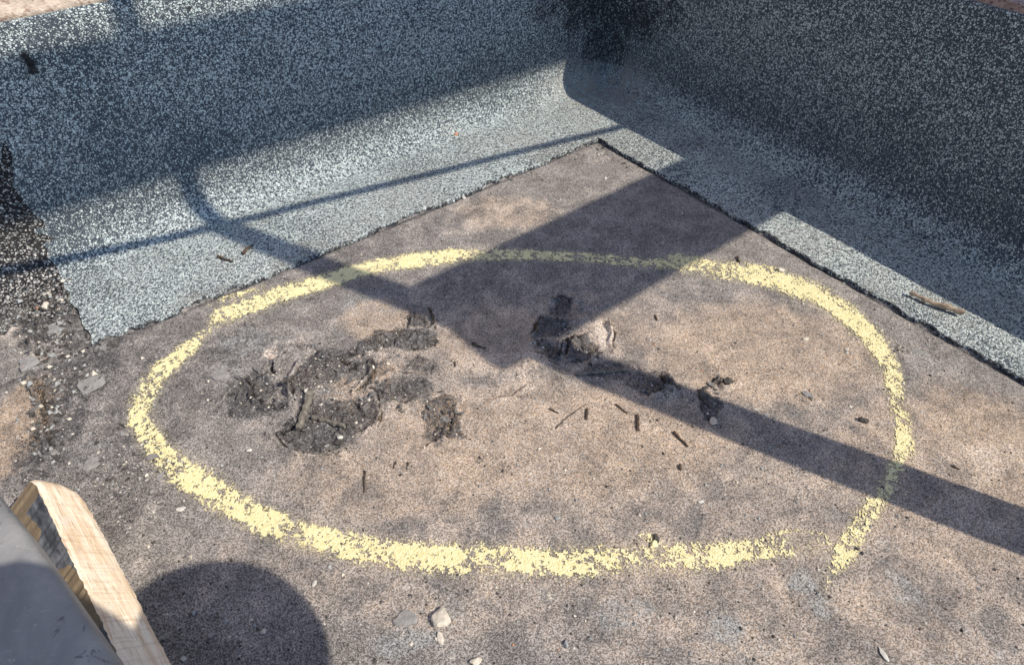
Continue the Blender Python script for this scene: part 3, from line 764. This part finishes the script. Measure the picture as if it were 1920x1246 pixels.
def scraps(spots, n, seed, smin, smax, V, F, MI, nm):
    rnd = random.Random(seed)
    for i in range(n):
        cx, cy, rx, ry = rnd.choice(spots)
        a_ = rnd.uniform(0, math.tau); q_ = math.sqrt(rnd.random())
        p = on(cx + rx * q_ * math.cos(a_), cy + ry * q_ * math.sin(a_))
        w = smin + (smax - smin) * rnd.random() ** 1.8; h = w * rnd.uniform(.3, .8)
        m = 9; ang = [math.tau * k / m + rnd.uniform(-.2, .2) for k in range(m)]
        rr = [rnd.uniform(.55, 1.1) for _ in range(m)]
        curl = rnd.uniform(.0, .35) * w; th = .0016
        M_ = Matrix.Translation((p.x, p.y, p.z + .0012)) @ Matrix.Rotation(rnd.uniform(0, math.tau), 4, 'Z') @ Matrix.Rotation(rnd.uniform(-.25, .25), 4, 'X')
        b_ = len(V)
        for lay in (th, 0):
            for a, r_ in zip(ang, rr):
                x = math.cos(a) * r_ * w; V.append(M_ @ Vector((x, math.sin(a) * r_ * h, lay + curl * (x / w) ** 2 * (1 if x > 0 else .2))))
            V.append(M_ @ Vector((0, 0, lay)))
        t0, b0 = b_, b_ + m + 1
        for k in range(m):
            j = (k + 1) % m
            F += [(t0 + k, t0 + j, t0 + m), (b0 + j, b0 + k, b0 + m), (b0 + k, b0 + j, t0 + j, t0 + k)]
        MI += [rnd.randrange(nm)] * (3 * m)
M_SCRAP = simple('weathered_membrane_scrap', (0.10, 0.097, 0.095), (0.22, 0.21, 0.20), 120, 0.9, 0.002)
V_, F_, MI_ = [], [], []
scraps([(600,700,95,45),(760,640,60,28),(590,810,80,40),(500,715,60,50),(750,740,60,35),(830,780,40,50)], 120, 3, .002, .011, V_, F_, MI_, 3)
scraps([(1050,620,45,45),(1090,660,40,25),(1230,735,40,20),(1330,740,30,20)], 40, 4, .002, .010, V_, F_, MI_, 3)
scraps([(110,610,60,60),(120,690,80,70),(90,800,30,90),(180,640,40,20),(230,860,90,70)], 190, 5, .002, .013, V_, F_, MI_, 4)
scraps([(1130,275,50,10),(1200,310,40,8),(980,330,60,16)], 50, 6, .0015, .006, V_, F_, MI_, 3)
o = mesh_obj('membrane_crumbs', V_, F_, None)
for m_ in (M_SCRAP, M_SCRAP, M_FLAKE, M_FLAKE_L): o.data.materials.append(m_)
o.data.polygons.foreach_set('material_index', MI_)
tag(o, 'small torn and curled crumbs of old bitumen lying in the worn patches and left rubble', 'crumbs', kind='stuff')
def tube(name, pts, r0, r1, mat, label=None, cat='twig', sides=7, rough=0.25, seed=1, parent=None, sub=6, group=None):
    rnd = random.Random(seed)
    # smooth path
    P = []
    for i in range(len(pts) - 1):
        for k in range(sub):
            P.append(pts[i].lerp(pts[i + 1], k / sub))
    P.append(pts[-1])
    bm = bmesh.new(); rings = []
    for i, p in enumerate(P):
        t = i / (len(P) - 1)
        d = (P[min(i + 1, len(P) - 1)] - P[max(i - 1, 0)]).normalized()
        s_ = d.cross(Vector((0, 0, 1)))
        s_ = s_.normalized() if s_.length > 1e-4 else Vector((1, 0, 0))
        u = s_.cross(d).normalized(); r = (r0 + (r1 - r0) * t) * (1 + rnd.uniform(-rough, rough))
        off = (s_ * rnd.uniform(-.3, .3) + u * rnd.uniform(-.15, .15)) * r0 * (rough > 0)
        rings.append([bm.verts.new(p + off + (s_ * math.cos(math.tau * k / sides) + u * math.sin(math.tau * k / sides)) * r * (1 + rnd.uniform(-rough, rough) * .5)) for k in range(sides)])
    for a_, b_ in zip(rings[:-1], rings[1:]):
        for k in range(sides): bm.faces.new((a_[k], a_[(k + 1) % sides], b_[(k + 1) % sides], b_[k]))
    bm.faces.new(rings[0][::-1]); bm.faces.new(rings[-1])
    o = bm_obj(name, bm, mat, parent, smooth=(sides > 12))
    if label: tag(o, label, cat, group)
    return o
def twig(pxs, w, mat, label, seed=1, lift=None, name='twig', taper=.5, cat='twig', zs=None):
    """pxs along the photo, w = thickness in px"""
    P = []
    for i, (x, y) in enumerate(pxs):
        p = on(x, y)
        r = w / 2 / 1300 * (p.y * .724 + .69)
        p.x += random.Random(seed * 7 + i).uniform(-.5, .5) * r; p.z += r * .8 + (zs[i] if zs else 0); P.append(p)
    return tube(name, P, r, r * taper, mat, label, cat, seed=seed)
up_z = 0.0
twig([(1702,558),(1745,578),(1801,598)], 8, M_BARK, 'long light brown stick on the sunlit felt beside the right wall', 1, taper=1.3, name='stick', cat='stick', zs=[.012,.012,.016])
twig([(686,885),(683,900),(684,924)], 5, M_TWIG, 'black twig lying upright in the photo at the lower left inside the ring', 2)
twig([(1196,778),(1195,808)], 5, M_TWIG, 'short straight black twig near the middle right of the ring', 3, taper=1)
twig([(1263,811),(1275,824),(1289,838)], 6, M_TWIG, 'short black slanting twig below the pole shadow', 4, taper=.8)
twig([(1042,804),(1062,784),(1098,758)], 2.5, M_TWIG, 'long thin brown twig in the centre of the ring', 5)
twig([(1101,768),(1100,788)], 5, M_TWIG, 'short stub twig at the right end of the long thin twig', 6, taper=.8)
twig([(806,587),(812,600),(818,618)], 7, M_TWIG, 'curled black twig at the top right of the upper black patch', 7, zs=[.012,.004,0])
twig([(885,645),(897,651),(911,657)], 6, M_TWIG, 'short dark twig right of the black patches, in full sun', 8, taper=.4)
twig([(1080,703),(1122,699),(1178,696)], 8, M_MUD, 'crusted stick lying along the edge of the pole shadow', 9, name='stick', cat='stick')
twig([(581,742),(574,775),(563,808)], 15, M_MUD, 'thick crusted grey stick standing out on the lowest black patch', 10, name='stick', cat='stick', taper=.9)
twig([(586,784),(618,795),(651,806)], 9, M_MUD, 'thinner crusted stick to the right of the thick grey stick', 11, name='stick', cat='stick', taper=.9)
twig([(410,486),(422,490),(437,496)], 7, M_TWIG, 'left of the two brown leaf stems on the sunlit felt', 12, zs=[.008]*3)
twig([(458,482),(465,472),(474,465)], 7, M_TWIG, 'right of the two brown leaf stems on the sunlit felt', 13, zs=[.008]*3)
twig([(1155,758),(1166,768),(1178,776)], 4, M_TWIG, 'small bent twig above the short straight black twig', 14)
twig([(1030,768),(1046,776)], 4, M_TWIG, 'small twig left of the long thin brown twig', 15)
twig([(1275,872),(1277,882)], 7, M_TWIG, 'stubby black twig bit low inside the ring', 16)
twig([(742,868),(738,880)], 4, M_TWIG, 'left of two tiny twig bits near the lower black patch', 17)
twig([(766,870),(765,882)], 4, M_TWIG, 'right of two tiny twig bits near the lower black patch', 18)
twig([(1228,592),(1232,602)], 4, M_TWIG, 'tiny twig alone on the brown deck above the pole shadow', 19)
twig([(853,681),(854,690)], 4, M_TWIG, 'tiny dark twig right of the middle black patch', 20)
twig([(1382,484),(1385,494)], 5, M_TWIG, 'tiny dark twig above the upper right line of the ring', 21)
twig([(1785,876),(1797,882)], 5, M_TWIG, 'small black twig right of the ring below the row of specks', 22)

# tar drip on the left wall
def on_wall(px, py, D=D_UP - 0.003):
    a = (px - 960) / FPX; b = (623 - py) / FPX
    r = Vector((a, math.cos(PITCH) + b * math.sin(PITCH), -math.sin(PITCH) + b * math.cos(PITCH)))
    o = Vector((0, 0, 1.0)); n3 = Vector((nA[0], nA[1], 0)); c3 = Vector((Ccor[0], Ccor[1], 0))
    t = (D - (o - c3).dot(n3)) / r.dot(n3); return o + r * t
drip = tube('tar_drip', [on_wall(42, 101), on_wall(54, 112), on_wall(59, 122), on_wall(64, 138)], .004, .008, M_TAR, 'black tar streak stuck on the felt of the left wall near the top left', 'tar streak', rough=.5, seed=5)
bl = rock_bm((.012, .012, .010), 1, 77); o = bm_obj('tar_spot', bl, M_TAR); o.location = on_wall(356, 16)
tag(o, 'round black tar spot high on the sunlit felt of the left wall', 'tar spot')

# loose grit: countless little grains, one object
def grit_cloud():
    rnd = np.random.RandomState(5)
    V, F, mi = [], [], []
    N = 4200
    cnt = 0
    spots = [(110,640,70,90),(100,600,60,60),(90,800,40,90),(1130,285,60,16),(250,880,120,110),(600,720,170,90),(1000,800,500,200),(960,1150,800,110),(1500,800,350,250),(800,420,350,90),(1700,640,150,60)]
    wts = np.array([.17,.10,.06,.05,.07,.14,.13,.12,.08,.04,.04]); wts /= wts.sum()
    while cnt < N:
        k = rnd.choice(len(spots), p=wts); cx, cy, rx, ry = spots[k]
        px, py = cx + rnd.randn() * rx * .6, cy + rnd.randn() * ry * .6
        if not (-60 < px < 1980 and 250 < py < 1300) or (k < 3 and rnd.rand() < .45): continue
        p = at(px, py)
        da = (p.x - Ccor[0]) * nA[0] + (p.y - Ccor[1]) * nA[1]; db = (p.x - Ccor[0]) * nB[0] + (p.y - Ccor[1]) * nB[1]
        if max(da, db) > (-0.004) and not (px < 140): continue
        sz = 0.0010 + 0.0026 * rnd.rand() ** 5 + (0.0055 * rnd.rand() ** 4 if k < 3 else 0)
        z = deck_z(p.x, p.y) + sz * .3 + (0.006 if da > 0.14 else 0)
        b = len(V)
        for q_ in ((1,0,0),(-1,0,0),(0,1,0),(0,-1,0),(0,0,.7),(0,0,-.7)):
            j = rnd.rand(3) * .6 - .3
            V.append((p.x + (q_[0] + j[0]) * sz, p.y + (q_[1] + j[1]) * sz, z + (q_[2] + j[2]) * sz))
        for f in ((0,2,4),(2,1,4),(1,3,4),(3,0,4),(2,0,5),(1,2,5),(3,1,5),(0,3,5)):
            F.append((b + f[0], b + f[1], b + f[2]))
        m_ = rnd.choice(4, p=([.10,.34,.555,.005] if k < 3 else [.34,.35,.30,.01])); mi += [m_] * 8
        cnt += 1
    o = mesh_obj('loose_grit', V, F, None)
    for m_ in (M_STONE, M_STONE_G, M_FLAKE, M_STONE_B): o.data.materials.append(m_)
    o.data.polygons.foreach_set('material_index', mi)
    tag(o, 'fine loose grit and crumbs scattered over the roof', 'grit', kind='stuff')
grit_cloud()

# ------------------------------------------------------------ wooden board at lower left, propped up, sawn edge to the sun
def mat_wood():
    k = NT('sawn_pine', 0.85, 0.2)
    v = k.mapping((1.5, 16, 16))
    n = k.noise(5, 5, .6, .6, vec=v); n2 = k.noise(26, 4, .6, .2, vec=v)
    c = k.mix(k.ramp(n, .35, .65), (0.70, .53, .36), (0.86, .76, .61))
    c = k.mix(k.ramp(n2, .52, .70, 0, .55), c, (.36, .22, .11))
    c = k.mix(k.ramp(k.noise(14, 4, .6), .6, .75, 0, .7), c, (.74, .68, .58))
    n3 = k.noise(40, 3, .6, 0, vec=k.mapping((3, .25, 1), (0, 0, .25)))
    c = k.mix(k.ramp(n3, .5, .7, 0, .35), c, (.42, .29, .17))
    k.color(c); k.normal(k.bump(k.math('ADD', n2, n3), .002, .8)); return k.m
def mat_painted():
    k = NT('flaking_dark_paint', .7, .3)
    v = k.mapping((1, 1, 1))
    cell = k.vor(22, 'F1', 'Color', vec=v); c3 = k.sepc(cell)
    c = k.mix(k.ramp(k.noise(60, 5, .7, vec=k.mapping((.4, 1, 1), (0, 0, .6))), .35, .7), (.035, .04, .05), (.17, .18, .20))
    c = k.mix(k.ramp(c3[0], .45, .46), c, k.mix(k.noise(90, 4, .6), (.13, .095, .06), (.26, .20, .13)))
    k.color(c); k.normal(k.bump(k.noise(80, 4, .7), .002, .6)); return k.m
M_WOOD = mat_wood(); M_PAINT = mat_painted()
z1 = 0.150
E1 = at(59, 888, z1); E2 = at(232, 1246, z1)
ex = (E2 - E1).normalized()
side = Vector((-ex.y, ex.x, 0)); side = side if side.x > 0 else -side
tv = (side * 0.60 + Vector((0, 0, -0.80))).normalized()          # across the sawn edge, down to the right
nv = ex.cross(tv); nv = nv if nv.z > 0 else -nv                     # normal of the sawn edge
THK = 0.066; WID = 0.20; LEN = 0.85
bd = empty('timber_board', E1)
tag(bd, 'thick wooden board with pale sawn edge and flaking dark face at lower left', 'board')
def board_piece():
    bm = bmesh.new()
    rnd = random.Random(4)
    cols = [0, .12, .3, .45, .58, .7, .8, .88, .94, .98, 1.0]
    def start(t):                                   # far end rounded towards the outer corner
        return 0.004 + 0.034 * (1 - math.sqrt(max(0, 1 - max(0, (t - .25) / .75) ** 2))) + .004 * (1 - min(1, t / .15))
    n_ = 150; grid = []
    for i in range(n_ + 1):
        row = []
        for t in cols:
            u0 = start(t); u = u0 + (LEN - u0) * i / n_
            j1 = rnd.uniform(-.0013, .0013) if t in (0, 1.0) else 0
            dip = -0.006 * (1 - min(1, i / 4)) ** 2 - 0.003 * max(0, t - .9) * 10 - .0015 * (t == 0)
            w = .0012 * (float(fbm(np.array(t * 7.), np.array(u * 6.), 500, 3)) - .5) * 2 + dip
            row.append(bm.verts.new(ex * u + tv * (THK * t + j1) + nv * w))
        grid.append(row)
    for a_, b_ in zip(grid[:-1], grid[1:]):
        for k in range(len(cols) - 1): bm.faces.new((a_[k], a_[k + 1], b_[k + 1], b_[k]))
    low = [[bm.verts.new(v.co - nv * WID) for v in (row[0], row[-1])] for row in grid]
    dark = []
    for i in range(n_):
        dark.append(bm.faces.new((grid[i][0], grid[i + 1][0], low[i + 1][0], low[i][0])))
        bm.faces.new((grid[i][-1], low[i][1], low[i + 1][1], grid[i + 1][-1]))
        bm.faces.new((low[i][0], low[i + 1][0], low[i + 1][1], low[i][1]))
    endb = [bm.verts.new(v.co - nv * WID) for v in grid[0][1:-1]]
    ring_ = [low[0][0]] + endb + [low[0][1]]
    for k in range(len(cols) - 1): bm.faces.new((grid[0][k], ring_[k], ring_[k + 1], grid[0][k + 1]))
    bmesh.ops.recalc_face_normals(bm, faces=bm.faces[:])
    for f in dark: f.material_index = 1
    me = bpy.data.meshes.new('board_body'); bm.to_mesh(me); bm.free()
    me.materials.append(M_WOOD); me.materials.append(M_PAINT)
    o = bpy.data.objects.new('board_body', me); col.objects.link(o); o.parent = bd
    rot = Matrix((ex, -tv, nv)).transposed().to_4x4()
    o.data.transform(rot.inverted()); o.matrix_local = rot
    return o
board_piece()
# grey beam lying above the board, nearest to the camera
M_GREY = simple('weathered_grey_paint', (0.30, .31, .32), (.44, .44, .45), 14, .6, .0006, spec=.35)
def grey_beam():
    k = NT('grey_painted_rail', .55, .35)
    c = k.mix(k.ramp(k.noise(9, 5, .65, .5), .3, .75), (.16, .165, .172), (.29, .29, .285))
    c = k.mix(k.ramp(k.noise(22, 3, .6, 1.5, vec=k.mapping((1, .35, 1), (0, 0, .5))), .66, .72), c, (.10, .10, .12))
    c = k.mix(k.ramp(k.noise(60, 6, .8, 1.5, vec=k.mapping((.35, 1, 1), (0, 0, .9))), .56, .68, 0, .55), c, (.44, .43, .41))
    c = k.mix(k.ramp(k.noise(34, 5, .75, .5), .60, .68, 0, .8), c, (.07, .07, .075))
    k.color(c); k.normal(k.bump(k.noise(40, 4, .6), .002, .6))
    zt = 0.30
    A_ = at(-6, 918, zt); B_ = at(222, 1246, zt)
    d = (B_ - A_).normalized(); s_ = Vector((-d.y, d.x, 0)); s_ = s_ if s_.x > 0 else -s_
    bm = bmesh.new(); rings = []
    W_, T_, r = .16, .07, .014
    prof_ = []
    for cx, cz, a0 in ((-r, -r, 0), (-W_ + r, -r, 90), (-W_ + r, -T_ + r, 180), (-r, -T_ + r, 270)):
        for i in range(7): a = R(a0 + 15 * i); prof_.append((cx + r * math.cos(a), cz + r * math.sin(a)))
    for u in np.linspace(-0.05, 0.75, 60):
        bend = -0.02 * max(0, (0.08 - u)) ** 1.2 * 3
        rings.append([bm.verts.new(A_ + d * float(u) + s_ * (x + bend) + Vector((0, 0, z_))) for x, z_ in prof_])
    for a_, b_ in zip(rings[:-1], rings[1:]):
        for i in range(len(prof_)): j = (i + 1) % len(prof_); bm.faces.new((a_[i], a_[j], b_[j], b_[i]))
    bm.faces.new(rings[0]); bm.faces.new(rings[-1][::-1])
    o = bm_obj('grey_rail', bm, k.m, smooth=True)
    tag(o, 'smooth grey rounded rail in shade at the bottom left corner', 'rail')
grey_beam()

# ------------------------------------------------------------ scaffold outside the picture that throws the shadows
dirS = Vector((math.cos(SUN_AZ), math.sin(SUN_AZ), 0))
def lift_to_sun(p, h): return p + sd * (h / sd.z)
wall_pt = on_wall(229, 0)
post = Vector((1.32, 0, 0))
Pf = at(1500, 815)
k_ = (1.32 - wall_pt.x) / dirS.x
post = Vector((1.32, wall_pt.y + dirS.y * k_, 0))
sp = empty('scaffold_pole', (post.x, post.y, 0))
tag(sp, 'galvanised scaffold pole on a base plate beside the right parapet', 'pole')
def cyl(name, p0, p1, r, mat, parent=None, sides=20):
    o = tube(name, [Vector(p0), Vector(p1)], r, r, mat, None, sides=sides, rough=0, sub=1)
    if parent: reparent(o, parent)
    return o
cyl('tube', (post.x, post.y, 0.006), (post.x, post.y, 4.2), .0242, M_STEEL, sp)
bp = cyl('base_plate', (post.x, post.y, 0.0), (post.x, post.y, 0.012), .075, M_STEEL, sp)
# unseen prop added to widen the pole's shadow; it leaves the pole at 2.3 m and stands 5 cm to its side at the foot
pr = Vector((-dirS.y, dirS.x, 0)) * -1
foot = post + pr * 0.052 - dirS * 0.02
o = tube('added_prop', [Vector((foot.x, foot.y, 0.0)), Vector((post.x, post.y, 0)) + pr * .02 + Vector((0, 0, 2.35))], .034, .020, M_SBOARD, 'round timber prop added beside the scaffold pole to widen its shadow', 'prop', sides=16, rough=0, sub=1)

def deck_board(p_a, p_b, w, th, label, name='scaffold_board'):
    """board from p_a to p_b (centre line), w wide"""
    d = (p_b - p_a); L_ = d.length; d = d.normalized(); s_ = Vector((-d.y, d.x, 0)).normalized(); u = d.cross(s_)
    bm = bmesh.new()
    vs = [bm.verts.new(p_a + d * a * L_ + s_ * (w / 2) * b + u * (th / 2) * c) for a in (0, 1) for b in (-1, 1) for c in (-1, 1)]
    for f in ((0,1,3,2),(4,6,7,5),(0,4,5,1),(2,3,7,6),(0,2,6,4),(1,5,7,3)): bm.faces.new([vs[i] for i in f])
    bmesh.ops.recalc_face_normals(bm, faces=bm.faces[:])
    bmesh.ops.bevel(bm, geom=bm.edges[:], offset=.004, segments=2, affect='EDGES')
    return tag(bm_obj(name, bm, M_SBOARD), label, 'scaffold board')
a3 = Vector((eA[0], eA[1], 0)); n3 = Vector((nA[0], nA[1], 0)); C3 = Vector((Ccor[0], Ccor[1], 0))
cosn = sd.dot(n3) * -1; tanv = sd.z / cosn
# high board: shadow band on the left wall between measured edges
def wallp(s_, z_): return C3 + a3 * s_ + n3 * D_UP + Vector((0, 0, z_))
pa = wallp(1.35, (0.155 + 0.452) / 2); pb = wallp(-0.10, (0.085 + 0.44) / 2)
hb = 2.40
qa, qb = lift_to_sun(pa, hb), lift_to_sun(pb, hb)
dd = (qb - qa).normalized()
width = 0.305 / tanv
deck_board(qa - dd * 1.6, qb + dd * 1.2, width, .04, 'upper scaffold board whose shadow crosses the left wall')
# lower board: from the pole towards the right parapet
sh = C3 + n3 * (-0.40); 
ds_post = None
# shadow centre line on the deck meets the pole shadow at this point
p0 = at(770, 520)
c0 = C3 + n3 * (-0.40) + a3 * ((p0 - C3).dot(a3) + 0.02)
c1 = C3 + n3 * (-0.385) + a3 * (-1.0)
hl = 1.60
deck_board(lift_to_sun(c0, hl), lift_to_sun(c1, hl), .31, .04, 'lower scaffold board running from the pole over the right parapet')
# thin rail
r1 = at(80, 490, .045); r2 = at(1150, 241, .008)
hr = 1.45
t1, t2 = lift_to_sun(r1, hr), lift_to_sun(r2, hr); dr = (t2 - t1).normalized()
tube('guard_rail', [t1 - dr * 1.2, t2 + dr * 1.0], .0125, .0125, M_STEEL, 'thin galvanised guard rail above the left wall', 'rail', sides=14, rough=0, sub=1)

# ------------------------------------------------------------ the person taking the picture (behind and right of the camera)
def mat_flat(name, c, rough=.8):
    k = NT(name, rough, .3); k.color(c); return k.m
M_SKIN = mat_flat('skin', (.45, .27, .19), .6); M_JACKET = mat_flat('navy_jacket', (.03, .05, .1)); M_TROU = mat_flat('grey_trousers', (.09, .09, .1))
M_HAT = mat_flat('white_hard_hat', (.75, .75, .72), .35); M_BLACK = mat_flat('black_plastic', (.02, .02, .02), .4); M_BOOT = mat_flat('brown_boots', (.12, .07, .04))
def skin(name, joints, bones, mat, parent, root=0, sub=2):
    me = bpy.data.meshes.new(name); me.from_pydata([j[:3] for j in joints], bones, []); me.update()
    o = bpy.data.objects.new(name, me); col.objects.link(o)
    md = o.modifiers.new('skin', 'SKIN'); md.use_smooth_shade = True
    sv = me.skin_vertices[0].data if me.skin_vertices else None
    if sv is None:
        bm = bmesh.new(); bm.from_mesh(me); bm.verts.layers.skin.verify(); bm.to_mesh(me); bm.free(); sv = me.skin_vertices[0].data
    for i, j in enumerate(joints):
        sv[i].radius = (j[3], j[3]) if len(j) == 4 else (j[3], j[4]); sv[i].use_root = (i == root)
    ms = o.modifiers.new('sub', 'SUBSURF'); ms.levels = sub; ms.render_levels = sub
    me.materials.append(mat)
    if parent: reparent(o, parent)
    return o
HC = Vector((0.566, -0.142, 1.10))
per = empty('person', (.95, -.62, 0))
tag(per, 'crouching person in white hard hat and navy jacket holding up a phone', 'person')
# body: pelvis, spine, neck, arms, legs
J = [(.98,-.66,.42,.13),(.90,-.54,.60,.125),(.78,-.38,.80,.13),(.70,-.30,.93,.09),(.63,-.22,1.0,.055),
     (.58,-.30,1.02,.085),(.35,-.135,1.12,.074),(.145,-.035,1.12,.056),
     (.80,-.24,.96,.075),(.46,-.26,.98,.065),(.20,-.12,1.06,.05),
     (.86,-.80,.40,.085),(.58,-.62,.46,.065),(.70,-.86,.10,.048),
     (1.10,-.54,.40,.085),(.82,-.30,.46,.065),(1.0,-.42,.10,.048)]
Bn = [(0,1),(1,2),(2,3),(3,4),(3,5),(5,6),(6,7),(3,8),(8,9),(9,10),(0,11),(11,12),(12,13),(0,14),(14,15),(15,16)]
skin('body', J, Bn, M_JACKET, per)
def ico(name, c, r, sc, mat, sub=3):
    bm = bmesh.new(); bmesh.ops.create_icosphere(bm, subdivisions=sub, radius=r)
    for v in bm.verts: v.co = Vector((v.co.x * sc[0], v.co.y * sc[1], v.co.z * sc[2])) + c
    o = bm_obj(name, bm, mat, smooth=True); reparent(o, per); return o
face_d = (Vector((0.05, 0.75, .2)) - HC).normalized()
ico('head', HC, .095, (1, 1.05, 1.2), M_SKIN)
for s_ in (-1, 1):
    sidev = face_d.cross(Vector((0, 0, 1))).normalized()
    ico('eye', HC + face_d * .085 + sidev * .032 * s_ + Vector((0, 0, .02)), .012, (1, 1, 1), M_BLACK, 2)
    ico('ear', HC + sidev * .095 * s_, .022, (.6, 1, 1.4), M_SKIN, 2)
ico('nose', HC + face_d * .102 + Vector((0, 0, -.01)), .016, (1, 1, 1.4), M_SKIN, 2)
hat = ico('hard_hat', HC + Vector((0, 0, .035)), .137, (1, 1.08, .85), M_HAT)
for (fx, fy, nm) in ((.68, -.82, 'boot'), (.98, -.38, 'boot')):
    skin(nm, [(fx + .04, fy - .03, .05, .045), (fx - .06, fy + .05, .035, .04), (fx - .15, fy + .12, .03, .032)], [(0, 1), (1, 2)], M_BOOT, per)
def hand(base, d, up):
    d = d.normalized(); sdv = d.cross(up).normalized(); js = [(*base, .026), (*(base + d * .05), .032, .016)]; bs = [(0, 1)]
    skin('hand', js, bs, M_SKIN, per)
    for i, L_ in enumerate((.062, .07, .066, .05)):
        b0 = base + d * .055 + sdv * (-.027 + i * .018)
        p1 = b0 + d * L_ * .5 + up * .004; p2 = b0 + d * L_ - up * .012
        skin('finger', [(*b0, .0088), (*p1, .008), (*p2, .007)], [(0, 1), (1, 2)], M_SKIN, per, sub=1)
    t0 = base + d * .015 - sdv * .02; t1_ = t0 - sdv * .03 + d * .02; t2_ = t1_ + d * .025
    skin('thumb', [(*t0, .012), (*t1_, .0095), (*t2_, .008)], [(0, 1), (1, 2)], M_SKIN, per, sub=1)
hand(Vector((.145, -.035, 1.11)), Vector((-1, -.1, -.6)), Vector((0, .1, 1)).normalized())
hand(Vector((.20, -.12, 1.06)), Vector((-1, .9, -.5)), Vector((0, 0, 1)))
# the phone, camera just in front of its back
bm = bmesh.new(); bmesh.ops.create_cube(bm, size=1)
for v in bm.verts: v.co = Vector((v.co.x * .155, v.co.y * .075, v.co.z * .009))
bmesh.ops.bevel(bm, geom=bm.edges[:], offset=.003, segments=2, affect='EDGES')
ph = bm_obj('phone', bm, M_BLACK)
ph.rotation_euler = cam.rotation_euler
ph.location = Vector((.055, 0, 1.0)) + Vector((0, -math.cos(PITCH), math.sin(PITCH))) * .012
tag(ph, 'black phone held level in the left hand of the person', 'phone')
